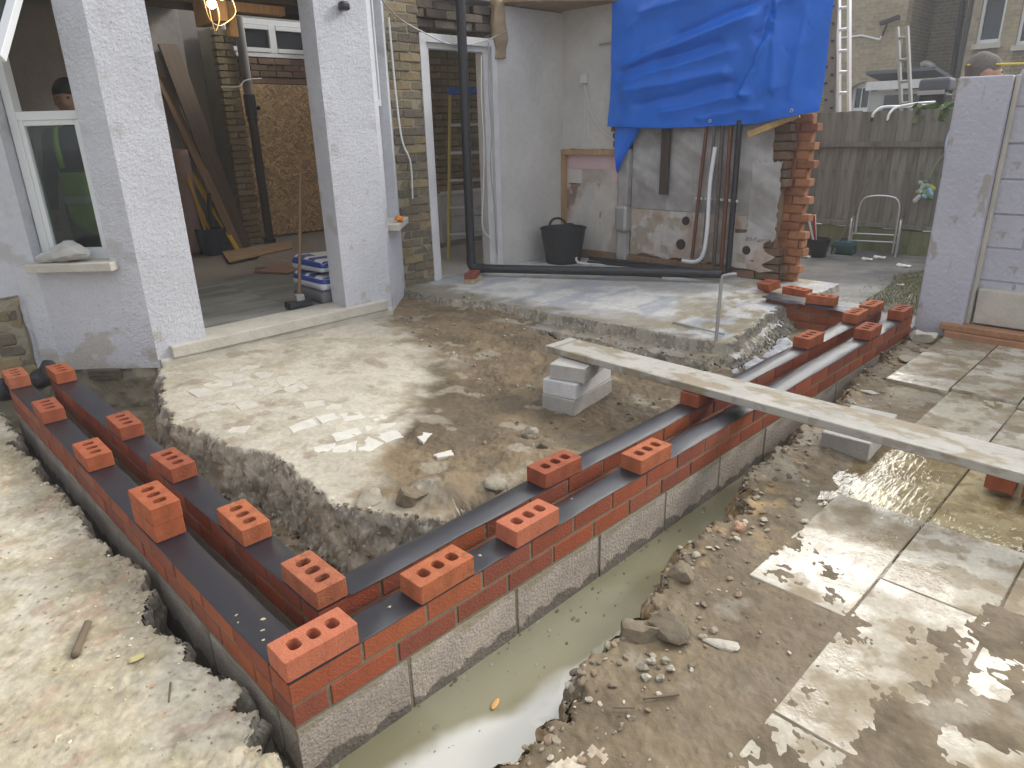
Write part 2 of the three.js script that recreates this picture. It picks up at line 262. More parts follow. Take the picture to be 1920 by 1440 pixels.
T.B = zoneMap(-0.3, 4.9, -4.0, 0.6, 1024, 896, (x, z) => {
  const a = fb(x * 3 + 2, z * 3 + 8, 5), b = fb(x * 12 + 3, z * 12, 4), f = fb(x * 40, z * 40, 3);
  let c = mx([0.15, 0.12, 0.07], [0.24, 0.19, 0.115], ss(0.35, 0.65, a)); c = mx(c, [0.33, 0.29, 0.21], ss(0.57, 0.7, b) * 0.6);
  return [...sc(c, 0.75 + 0.5 * f), 0.5 + 0.3 * (b - 0.5)];
});
T.T = T.B;
T.Y = S({ map: rep(tex(512, 512, (u, v) => { const a = fp(u * 5, v * 5, 5, 5), b = fp(u * 18 + 3, v * 18, 18, 4); return sc(mx([0.13, 0.125, 0.12], [0.21, 0.2, 0.185], ss(0.35, 0.65, a)), 0.7 + 0.6 * b); }), 0.5), roughness: 0.55, bumpMap: rep(gritty, 1.5), bumpScale: 0.006 });
const edgeMat = S({ vertexColors: true, roughness: 0.85, map: rep(plainMap, 2.3), bumpMap: rep(gritty, 5), bumpScale: 0.008 });
console.log('ground maps');
{
  const axis = (a) => { const o = [a[0][0]]; for (const [to, step] of a.slice(1)) { const n = Math.max(1, Math.round((to - o[o.length - 1]) / step)), s = o[o.length - 1]; for (let i = 1; i <= n; i++) o.push(s + (to - s) * i / n); } return o; };
  const xs = axis([[-3], [-1, 0.1], [-0.62, 0.02], [2.4, 0.0075], [3.9, 0.009], [5.8, 0.013], [8.2, 0.04]]), zs = axis([[-4.1], [-3.3, 0.012], [-2, 0.009], [1.25, 0.0075], [1.7, 0.02], [3, 0.1]]);
  const nx = xs.length, nz = zs.length, H = new Float32Array(nx * nz), Z = new Array(nx * nz);
  for (let j = 0; j < nz; j++) for (let i = 0; i < nx; i++) { const g = ground(xs[i], zs[j]); H[j * nx + i] = g[0]; Z[j * nx + i] = g[1]; }
  const bins = {}, steep = {}, NAMES = { L: 'concrete_yard_slab', R: 'muddy_ground', S: 'old_patio_slab', B: 'foundation_trench', T: 'foundation_trench', E: 'demolished_room_floor', Y: 'back_yard' };
  for (let j = 0; j < nz - 1; j++) for (let i = 0; i < nx - 1; i++) {
    const x = (xs[i] + xs[i + 1]) / 2, z = (zs[j] + zs[j + 1]) / 2; if (inHouse(x, z)) continue;
    if (x > 0.03 && x < 4.8 && z < -0.03 && z > -0.28) continue; if (x > 0.03 && x < 0.28 && z < 0 && z > -3.2) continue;
    const q = [j * nx + i, j * nx + i + 1, (j + 1) * nx + i + 1, (j + 1) * nx + i], hs = q.map((k) => H[k]), lo = Math.min(...hs), hi = Math.max(...hs);
    let k = q.reduce((a, b) => (H[b] > H[a] ? b : a)), zone = Z[k]; if (zone === 'T') zone = 'B';
    const st = (hi - lo) / Math.min(xs[i + 1] - xs[i], zs[j + 1] - zs[j]);
    const wide = xs[i + 1] - xs[i] > 0.015 || zs[j + 1] - zs[j] > 0.015;
    ((st > 2.2 && !wide ? steep : bins)[zone] ||= []).push([i, j]);
  }
  for (const zone of Object.keys(bins)) {
    const ids = new Map(), pos = [], uv = [], idx = [];
    const vid = (i, j) => { const k = j * nx + i; let v = ids.get(k); if (v === undefined) { v = pos.length / 3; ids.set(k, v); pos.push(xs[i], H[k], zs[j]); uv.push(xs[i], zs[j]); } return v; };
    for (const [i, j] of bins[zone]) { const a = vid(i, j), b = vid(i + 1, j), c = vid(i + 1, j + 1), d = vid(i, j + 1); idx.push(a, d, b, b, d, c); }
    const g = new THREE.BufferGeometry(); g.setAttribute('position', new THREE.Float32BufferAttribute(pos, 3)); g.setAttribute('uv', new THREE.Float32BufferAttribute(uv, 2)); g.setIndex(idx); g.computeVertexNormals();
    const m = struct(NAMES[zone], g, T[zone]); T[zone + 'mesh'] = m;
  }
  for (const zone of Object.keys(steep)) {                       // broken faces: finely divided and roughened, the same noise on shared edges
    const pos = [], uv = [], col = [], idx = [];
    for (const [i, j] of steep[zone]) {
      const x0 = xs[i], x1 = xs[i + 1], z0 = zs[j], z1 = zs[j + 1], h00 = H[j * nx + i], h10 = H[j * nx + i + 1], h01 = H[(j + 1) * nx + i], h11 = H[(j + 1) * nx + i + 1], base = pos.length / 3, alongX = Math.abs(h10 + h11 - h00 - h01) > Math.abs(h01 + h11 - h00 - h10), many = zone === 'R' ? 7 : 16, NA = alongX ? many : 3, NB = alongX ? 3 : many;
      for (let b = 0; b <= NB; b++) for (let a = 0; a <= NA; a++) {
        const u = a / NA, v = b / NB; let x = mix(x0, x1, u), z = mix(z0, z1, v), y = mix(mix(h00, h10, u), mix(h01, h11, u), v);
        const w = ss(-0.11, -0.17, y) * ss(-0.42, -0.38, y) * (zone === 'E' ? 1 : 1), k = 16, A = 0.042;
        const ax = (n3(x * k, y * k, z * k) - 0.5) + 0.2 * (n3(x * 48, y * 48, z * 48) - 0.5), az = (n3(x * k + 50, y * k, z * k + 9) - 0.5) + 0.2 * (n3(x * 48 + 9, y * 48, z * 48) - 0.5);
        const s = n3(x * 30 + 3, y * 30, z * 30), t = n3(x * 75, y * 75, z * 75), f = n3(x * 6, y * 6, z * 6);
        let c = zone === 'R' ? mx([0.2, 0.15, 0.085], [0.36, 0.26, 0.13], ss(0.4, 0.6, f)) : mx([0.3, 0.275, 0.225], [0.43, 0.39, 0.31], ss(0.35, 0.65, f)); c = mx(c, [0.17, 0.155, 0.125], ss(0.55, 0.7, s) * 0.6); c = mx(c, [0.56, 0.53, 0.46], ss(0.66, 0.75, t) * 0.6);
        x += ax * A * w; z += az * A * w; y += (t - 0.5) * 0.02 * w; pos.push(x, y, z); uv.push((x + z) * 0.9, y); col.push(...c);
      }
      for (let b = 0; b < NB; b++) for (let a = 0; a < NA; a++) { const k = base + b * (NA + 1) + a; idx.push(k, k + NA + 1, k + 1, k + 1, k + NA + 1, k + NA + 2); }
    }
    let g = new THREE.BufferGeometry(); g.setAttribute('position', new THREE.Float32BufferAttribute(pos, 3)); g.setAttribute('uv', new THREE.Float32BufferAttribute(uv, 2)); g.setAttribute('color', new THREE.Float32BufferAttribute(col, 3)); g.setIndex(idx);
    g = mergeVertices(g, 1e-4); g.computeVertexNormals();
    part(T[zone + 'mesh'] || scene, 'broken_edge', g, edgeMat);
  }
  console.log('ground', Object.entries(bins).map(([k, v]) => k + v.length).join(' '), Object.entries(steep).map(([k, v]) => k + v.length).join(' '));
}
{ // ground beyond, out to the horizon, as a frame round the site
  const far = []; const add = (x0, x1, z0, z1) => { const g = new THREE.PlaneGeometry(x1 - x0, z1 - z0, 4, 4); g.rotateX(-Math.PI / 2); g.translate((x0 + x1) / 2, -0.12, (z0 + z1) / 2); far.push(muv(g)); };
  add(-120, -3, -120, 120); add(-3, 8.2, 3, 120); add(-3, 8.2, -120, -4.1); add(8.2, 120, -120, 120);
  const g = mergeGeometries(far); struct('ground', g, T.Y);
}
{ const g = new THREE.PlaneGeometry(12, 8); g.rotateX(-Math.PI / 2); g.translate(2.4, -0.47, -0.6); struct('subsoil', muv(g), S({ color: C3(0.1, 0.075, 0.045), roughness: 0.9 })); }
// water standing in the trench: thick with clay, so it hides the bottom
{
  const rip = tex(512, 512, (u, v) => fp(u * 6, v * 6, 6, 4), false);
  const wmap = tex(1024, 256, (u, v) => { const x = -0.3 + u * 5.3, z = -0.2 + v * 1.0, n = fb(x * 5, z * 5, 4) - 0.5, palePatch = ss(-0.02, 0.05, z - lerpPts([[0, 0.1], [0.3, 0.14], [0.55, 0.2], [0.75, 0.23], [0.95, 0.27], [1.05, 0.5]], x) + n * 0.1) * ss(1.12, 0.85, x + 0.3 * n); const c = mx([0.215, 0.2, 0.125], [0.27, 0.255, 0.175], ss(0.35, 0.65, fb(x * 2, z * 4, 4))); return mx(c, [0.6, 0.6, 0.56], palePatch * 0.92); });  // paler patch along the bank, mixed into the water colour
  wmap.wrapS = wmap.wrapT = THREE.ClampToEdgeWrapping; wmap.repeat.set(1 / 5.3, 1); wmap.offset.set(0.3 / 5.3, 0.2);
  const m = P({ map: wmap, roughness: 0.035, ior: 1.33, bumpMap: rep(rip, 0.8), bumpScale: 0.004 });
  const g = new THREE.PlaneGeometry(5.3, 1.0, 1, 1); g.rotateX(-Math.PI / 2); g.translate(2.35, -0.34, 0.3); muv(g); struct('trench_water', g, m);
  const m2 = P({ color: C3(0.86, 0.82, 0.68), roughness: 0.03, transmission: 1, thickness: 0, ior: 1.33, bumpMap: rep(tex(512, 512, (u, v) => fp(u * 10 + 2 * fp(u * 4, v * 4, 4, 2), v * 40, 40, 4), false), 1.6), bumpScale: 0.004 });
  const g2 = new THREE.PlaneGeometry(2.2, 1.2); g2.rotateX(-Math.PI / 2); g2.translate(2.8, PUDDLE, 1.05); muv(g2); struct('puddle', g2, m2);
}

// ------------------------------------------------------------ new cavity wall
const RED = [[0.36, 0.085, 0.032], [0.3, 0.07, 0.03], [0.4, 0.105, 0.036], [0.27, 0.072, 0.038], [0.34, 0.1, 0.052]];
const brickBump = { bumpMap: rep(grain, 6), bumpScale: 0.0025 };
const wallBricks = RED.map((c) => S({ color: C3(...c), map: rep(brickMap, 2.7), roughness: 0.72, ...brickBump }));
const looseMap = tex(512, 512, (u, v) => { const a = fp(u * 5, v * 5, 5, 4), b = fp(u * 70, v * 70, 70, 3), w = ss(0.6, 0.74, fp(u * 9 + 7, v * 9, 9, 6)), d = ss(0.62, 0.72, fp(u * 16 + 2, v * 16 + 5, 16, 5)), k = cell(u * 46, v * 46); let c = sc([1, 1, 1], 0.7 + 0.4 * a + 0.26 * (b - 0.5)); c = mx(c, [1.05, 1.5, 1.7], w * 0.3); c = mx(c, [0.45, 0.6, 0.62], d * 0.6); if (k[1] > 0.93 && k[0] < 0.25) c = sc(c, 0.6); return sc(c, 0.8); });
const looseMats = [[0.49, 0.122, 0.042], [0.54, 0.155, 0.058], [0.41, 0.1, 0.04], [0.49, 0.15, 0.066]].map((c) => S({ color: C3(...c), map: rep(looseMap, 3.1), roughness: 0.85, ...brickBump }));
const mortar = S({ color: C3(0.235, 0.2, 0.13), map: rep(plainMap, 3), roughness: 0.9, bumpMap: rep(gritty, 6), bumpScale: 0.006 });
const blockMat = [[0.95, 0], [1.05, 0.37], [0.86, 0.71], [1, 0.19], [0.9, 0.55]].map(([k, o]) => S({ color: C3(k, k, k), map: (() => { const t = rep(blockMap, 2.2, 1 / 0.216); t.offset.set(o, 0.5); return t; })(), roughness: 0.92, bumpMap: rep(blockBump, 2.2), bumpScale: 0.006 }));
const shared = {}; const keep = (k, f) => (shared[k] ||= f());
function courses(w, axis, face, depth, from, to, y, first, L = 0.215, hgt = 0.065, mats = wallBricks, name = 'brick', gap = 0.01) {
  // bricks along an axis from 'from' to 'to' (signed), leaf between face and face - depth
  const dir = Math.sign(to - from), len = Math.abs(to - from); let s = 0, k = 0;
  while (s < len - 0.02) {
    let l = Math.min(k === 0 ? first : L, len - s); if (len - s - l < 0.03) l = len - s;
    const key = name + axis + l.toFixed(3) + hgt + (k % 3), g = keep(key, () => rbox(axis === 'x' ? l : depth, hgt, axis === 'x' ? depth : l, 0.004));
    const c = from + dir * (s + l / 2), b = part(w, name, g, pick(mats), axis === 'x' ? [c, y + hgt / 2 + R(-0.001, 0.001), face - depth / 2 + R(-0.0015, 0.0015)] : [face + depth / 2 + R(-0.0015, 0.0015), y + hgt / 2 + R(-0.001, 0.001), c]);
    b.rotation.y = R(-0.004, 0.004); s += l + gap; k++;
  }
}
const D = 0.1025, CAV = 0.1, LX = 4.83, LZ = -3.27;
{
  const outer = thing('cavity_wall_leaf', 'outer leaf of new red brick wall on grey blocks, beside the muddy water', 'brick wall', [0, 0, 0], 0, 'leaves of the new cavity wall');
  courses(outer, 'x', 0, D, 0, LX, -0.065, 0.215); courses(outer, 'x', 0, D, 0, LX, -0.14, 0.1025);
  courses(outer, 'z', 0, D, -D - 0.01, LZ, -0.065, 0.215); courses(outer, 'z', 0, D, -D - 0.01, LZ, -0.14, 0.1025);
  courses(outer, 'x', 0.0, 0.1, 0.001, LX, -0.365, 0.36, 0.44, 0.215, blockMat, 'concrete_block', 0.012); courses(outer, 'z', 0.0, 0.1, -0.113, LZ, -0.365, 0.44, 0.44, 0.215, blockMat, 'concrete_block', 0.012);
  part(outer, 'mortar', mergeGeometries([box(0.004, LX - 0.004, -0.44, -0.004, -D + 0.004, -0.004), box(0.0045, D - 0.004, -0.44, -0.005, LZ + 0.004, -D + 0.006)]), mortar);
  const inn = thing('cavity_wall_leaf', 'inner leaf of new red brick wall, on the side of the old patio slab', 'brick wall', [0, 0, 0], 0, 'leaves of the new cavity wall');
  const f = -D - CAV, x0 = D + CAV;
  courses(inn, 'x', f, D, x0, LX - 0.02, -0.065, 0.215); courses(inn, 'x', f, D, x0, LX - 0.02, -0.14, 0.1025);
  courses(inn, 'z', x0, D, f - D - 0.01, LZ + 0.02, -0.065, 0.215); courses(inn, 'z', x0, D, f - D - 0.01, LZ + 0.02, -0.14, 0.1025);
  courses(inn, 'x', f, 0.1, x0 + 0.001, LX - 0.02, -0.365, 0.36, 0.44, 0.215, blockMat, 'concrete_block', 0.012); courses(inn, 'z', x0, 0.1, f - 0.113, LZ + 0.02, -0.365, 0.44, 0.44, 0.215, blockMat, 'concrete_block', 0.012);
  part(inn, 'mortar', mergeGeometries([box(x0 + 0.004, LX - 0.024, -0.44, -0.004, f - D + 0.004, f - 0.004), box(x0 + 0.0045, x0 + D - 0.004, -0.44, -0.005, LZ + 0.024, f - D + 0.006)]), mortar);
  const ret = thing('return_wall', 'short red brick return wall running back to the broken pier', 'brick wall');
  for (const [y, a] of [[-0.065, 0.215], [-0.14, 0.1025], [-0.215, 0.215]]) courses(ret, 'z', 4.71, D, -0.325, -1.04, y, a);
  courses(ret, 'z', 4.711, 0.1, -0.325, -1.04, -0.44, 0.44, 0.44, 0.215, blockMat, 'concrete_block', 0.012);
  part(ret, 'mortar', box(4.717, 4.805, -0.44, -0.004, -1.035, -0.33), mortar);
}
// damp-proof strips: thin black plastic laid along each leaf, held down and flattened by bricks
const dpcMat = P({ color: C3(0.014, 0.0145, 0.022), roughness: 0.3, specularIntensity: 1, bumpMap: rep(weave, 14), bumpScale: 0.0008, clearcoat: 0.3, clearcoatRoughness: 0.28 });
function dpc(label, axis, from, to, centre, amp, stops, w = 0.108) {
  const n = Math.round(Math.abs(to - from) / 0.02), m = 10, pos = [], uv = [], idx = [];
  for (let i = 0; i <= n; i++) {
    const s = mix(from, to, i / n); let d = 9; for (const [a, b] of stops) d = Math.min(d, s < a ? a - s : s > b ? s - b : 0);
    const A = amp * ss(0, 0.14, d) * (0.8 + 0.4 * vn(s * 3, centre * 50)), off = 0.007 * (vn(s * 2.2, centre * 31 + 7) - 0.5) + 0.003 * (vn(s * 9, centre * 17) - 0.5), tw = 0.007 * (vn(s * 4, 9) - 0.5) * ss(0, 0.1, d);
    for (let k = 0; k <= 2 * m + 1; k++) {
      const up = k <= m, t = (up ? k : 2 * m + 1 - k) / m * 2 - 1, y = 0.001 + (up ? 0.0025 : 0.0005) + A * (1 - t * t) - 0.0 + tw * t * ss(0.2, 1, Math.abs(t)) * ss(0, 0.1, d) + (tw < 0 ? 0.002 : 0.002), c = centre + off + t * w / 2;
      if (axis === 'x') pos.push(s, y, c); else pos.push(c, y, s); uv.push(s, t * w / 2);
    }
    if (i < n) for (let k = 0; k <= 2 * m + 1; k++) { const a = i * (2 * m + 2) + k, b = i * (2 * m + 2) + (k + 1) % (2 * m + 2), c = a + 2 * m + 2, e = b + 2 * m + 2; idx.push(a, b, c, b, e, c); }
  }
  const g = new THREE.BufferGeometry(); g.setAttribute('position', new THREE.Float32BufferAttribute(pos, 3)); g.setAttribute('uv', new THREE.Float32BufferAttribute(uv, 2)); g.setIndex(idx); g.computeVertexNormals();
  return one('damp_proof_strip', g, dpcMat, label, 'membrane', null, 'damp-proof strips on the new walls');
}
const OUTX = [0, 0.425, 0.825, 1.53, 3.98, 4.6], INX = [1.19, 2.29, 3.56, 4.32, 4.62], OUTZ = [-0.93, -1.71, -2.46, -3.2], INZ = [-0.2, -0.68, -1.34, -1.95, -3.09];
const st = (a, dir) => a.map((v) => dir > 0 ? [v, v + 0.215] : [v - 0.215, v]);
dpc('black plastic strip on the front outer brick leaf beside the muddy water', 'x', 0.002, LX, -0.051, 0.011, st(OUTX, 1));
dpc('black plastic strip on the front inner brick leaf beside the patio mud', 'x', 0.312, LX - 0.02, -0.2535, 0.014, [[0.3, 0.36], ...st(INX, 1)]);
dpc('black plastic strip on the left outer brick leaf by the yard slab', 'z', -0.106, LZ, 0.0515, 0.003, st(OUTZ, -1));
dpc('black plastic strip on the left inner brick leaf by the slab trench', 'z', -0.2, LZ + 0.02, 0.2535, 0.004, st(INZ, -1));

// loose perforated bricks
function perforated(seed) {
  const L = 0.215, W = 0.1025, s = new THREE.Shape(); const r = 0.004, c = rngOf(seed), j = () => (c() - 0.5) * 0.003;
  s.moveTo(-L / 2 + r, -W / 2); s.lineTo(L / 2 - r + j(), -W / 2 + j()); s.lineTo(L / 2, -W / 2 + r); s.lineTo(L / 2 + j(), W / 2 - r); s.lineTo(L / 2 - r, W / 2); s.lineTo(-L / 2 + r, W / 2 + j()); s.lineTo(-L / 2 + j(), W / 2 - r); s.lineTo(-L / 2, -W / 2 + r);
  for (const x of [-0.055, 0.002, 0.058]) {
    const h = new THREE.Path(), a = 0.0165 + j() * 0.6, b = 0.0225 + j() * 0.6, q = 0.0145;
    h.moveTo(x - a + q, -b); h.lineTo(x + a - q, -b); h.quadraticCurveTo(x + a, -b, x + a, -b + q); h.lineTo(x + a, b - q); h.quadraticCurveTo(x + a, b, x + a - q, b); h.lineTo(x - a + q, b); h.quadraticCurveTo(x - a, b, x - a, b - q); h.lineTo(x - a, -b + q); h.quadraticCurveTo(x - a, -b, x - a + q, -b); s.holes.push(h);
  }
  const g = new THREE.ExtrudeGeometry(s, { depth: 0.061, bevelEnabled: true, bevelThickness: 0.002, bevelSize: 0.002, bevelOffset: -0.002, bevelSegments: 1, curveSegments: 4 });
  g.rotateX(-Math.PI / 2); g.translate(0, 0.002, 0); return muv(g);
}
const PB = [1, 2, 3].map(perforated);
const speck = S({ color: C3(0.46, 0.14, 0.07), map: rep(tex(256, 256, (u, v) => { const a = fp(u * 8, v * 8, 8, 4), p = ss(0.5, 0.64, fp(u * 22, v * 22, 22, 4)); return mx(sc([1, 1, 1], 0.8 + 0.3 * a), [1.0, 1.6, 1.9], p * 0.5); }), 5), roughness: 0.9, ...brickBump });
function loose(x, y, z, turn, label, group = 'loose bricks holding the damp-proof strips down', mat) {
  const m = one('loose_brick', pick(PB), mat || pick(looseMats), label, 'brick', [x, y, z], group); m.rotation.y = turn; return m;
}
const ord = ['first', 'second', 'third', 'fourth', 'fifth', 'sixth'], Y0 = 0.0065;
OUTX.forEach((x, i) => loose(x + 0.1075, Y0, -0.051, R(-0.03, 0.03) + (i === 0 ? 0.02 : 0), i === 0 ? 'pale-speckled perforated brick on the outer corner of the new wall' : `perforated red brick on the front outer leaf, ${ord[i]} from the wall corner`, undefined, i === 0 || i === 2 ? speck : undefined));
INX.forEach((x, i) => loose(x + 0.1075, Y0, -0.2535, R(-0.03, 0.03), i === 1 ? 'perforated red brick under the scaffold board on the inner leaf' : `perforated red brick on the front inner leaf, ${ord[i]} from the inner corner`));
OUTZ.forEach((z, i) => { loose(0.0515, Y0, z - 0.1075, Math.PI / 2 + R(-0.04, 0.04), i === 0 ? 'lower brick of the stacked pair on the left outer leaf' : `perforated red brick on the left outer leaf, ${ord[i]} from the wall corner`); });
loose(0.0525, Y0 + 0.066, OUTZ[0] - 0.1065, Math.PI / 2 + 0.015, 'upper brick of the stacked pair on the left outer leaf');
INZ.forEach((z, i) => loose(0.2535, Y0, z - 0.1075, Math.PI / 2 + R(-0.04, 0.04), i === 0 ? 'perforated red brick on the inner corner of the inner leaf' : `perforated red brick on the left inner leaf, ${ord[i]} from the inner corner`));
loose(4.76, Y0, -0.62, Math.PI / 2 + 0.15, 'perforated red brick on the plastic sheet of the return wall');
loose(5.1, -0.02, -1.2, 1.0, 'red brick tipped against the foot of the broken pier', 'loose bricks at the broken pier').rotation.set(-0.5, 0.9, 0.25);
loose(5.0, -0.02, -0.92, 1.35, 'red brick lying flat beyond the return wall by the pier', 'loose bricks at the broken pier');
// plastic sheet draped on the return wall
{
  const n = 30, m = 8, pos = [], uv = [], idx = [];
  for (let i = 0; i <= n; i++) for (let k = 0; k <= m; k++) { const s = i / n, t = k / m, z = mix(-0.34, -1.06, s), x = mix(4.665, 4.86, t); pos.push(x, 0.006 + 0.02 * ss(0.5, 0, t) * ss(0.2, 0.6, s) * vn(s * 5, 3) - 0.03 * ss(0.25, 0, t) * (0.4 + vn(s * 6, 8)) + 0.02 * ss(0.6, 1, t) * vn(s * 4, 21), z); uv.push(x, z); if (i < n && k < m) { const a = i * (m + 1) + k; idx.push(a, a + m + 1, a + 1, a + 1, a + m + 1, a + m + 2); } }
  const g = new THREE.BufferGeometry(); g.setAttribute('position', new THREE.Float32BufferAttribute(pos, 3)); g.setAttribute('uv', new THREE.Float32BufferAttribute(uv, 2)); g.setIndex(idx); g.computeVertexNormals();
  one('plastic_sheet', g, dpcMat, 'crumpled black plastic sheet on the return wall', 'membrane');
}
for (const [x, z, y, w, d, l] of [[0.23, -3.42, -0.02, 0.2, 0.2, 'crumpled black plastic end stuffed against the house wall'], [0.0, -3.45, -0.04, 0.16, 0.2, 'crumpled black plastic end beside the bare brick of the house']]) {
  const g = jolt(new THREE.IcosahedronGeometry(0.5, 4).scale(w, 0.12, d), 0.05, 14, x * 7); one('plastic_bundle', g, dpcMat, l, 'membrane', [x, y, z], 'plastic ends at the house wall');
}

// ------------------------------------------------------------ scaffold board, its supports and stacked blocks
const boardMap = tex(2048, 256, (u, v) => {
  const a = fb(u * 16 + 3, v * 2, 5), gr = fb(u * 14, v * 40, 3), m = ss(0.5, 0.6, fb(u * 15 + 11, v * 2.2 + 2, 5)), m2 = ss(0.58, 0.68, fb(u * 60, v * 8, 4));
  let c = sc([0.5, 0.475, 0.42], 0.78 + 0.3 * a + 0.16 * (gr - 0.5)); c = mx(c, [0.3, 0.235, 0.14], m * 0.75); c = mx(c, [0.24, 0.2, 0.14], m2 * 0.4); return c;
});
{
  const b = thing('scaffold_board', 'pale mud-stained scaffold board bridging the new walls', 'board', [2.405, 0.094, 0.6]);
  const g = rbox(0.226, 0.04, 3.7, 0.006, 2), p = g.attributes.position, uv = g.attributes.uv;
  for (let i = 0; i < p.count; i++) uv.setXY(i, p.getZ(i) / 3.75 + 0.5, p.getX(i) * 3.4 + p.getY(i) * 3 + 0.5);
  part(b, 'plank', g, S({ map: boardMap, roughness: 0.75, bumpMap: rep(grain, 2, 8), bumpScale: 0.003 })); b.rotation.y = -0.018; b.rotation.x = 0.0;
  part(b, 'end_band', rbox(0.23, 0.042, 0.025, 0.004), S({ color: C3(0.3, 0.28, 0.25), roughness: 0.6, metalness: 0.6 }), [0, 0, -1.78]);
}
const pale = [[0.47, 0.45, 0.42], [0.66, 0.66, 0.66], [0.42, 0.4, 0.37]].map((c) => S({ color: C3(...c), map: rep(plainMap, 3.2), roughness: 0.9, bumpMap: rep(grain, 3), bumpScale: 0.003 }));
const blk = (w = 0.44, h = 0.093, d = 0.215) => muv(jolt(new RoundedBoxGeometry(w, h, d, 4, 0.006), 0.004, 25, w * 9));
{
  const a = one('concrete_block', blk(), pale[2], 'grey concrete block at the bottom of the stack under the board end', 'concrete block', [2.39, -0.158, -1.05], 'blocks under the scaffold board'); a.rotation.y = 0.16;
  const b = one('concrete_block', blk(0.44, 0.09), pale[1], 'whitish block in the middle of the stack under the board end', 'concrete block', [2.4, -0.066, -1.06], 'blocks under the scaffold board'); b.rotation.y = 0.2;
  const c = one('concrete_block', blk(0.44, 0.088), pale[0], 'pitted grey block on top of the stack under the board end', 'concrete block', [2.43, 0.024, -1.05], 'blocks under the scaffold board'); c.rotation.y = 0.28;
  const d = one('concrete_block', blk(0.44, 0.1), pale[0], 'single grey concrete block on the wet ground beneath the board', 'concrete block', [2.81, -0.117, 0.385], 'blocks under the scaffold board'); d.rotation.y = 0.06;
  const sup = 'wet bricks beneath the scaffold board';
  for (const [z, nm] of [[1.0, 'nearer the loose block'], [1.13, 'farther from the loose block']]) loose(2.74, -0.137, z, R(-0.06, 0.06), `wet red brick under the scaffold board, ${nm}`, sup, wallBricks[2]);
}
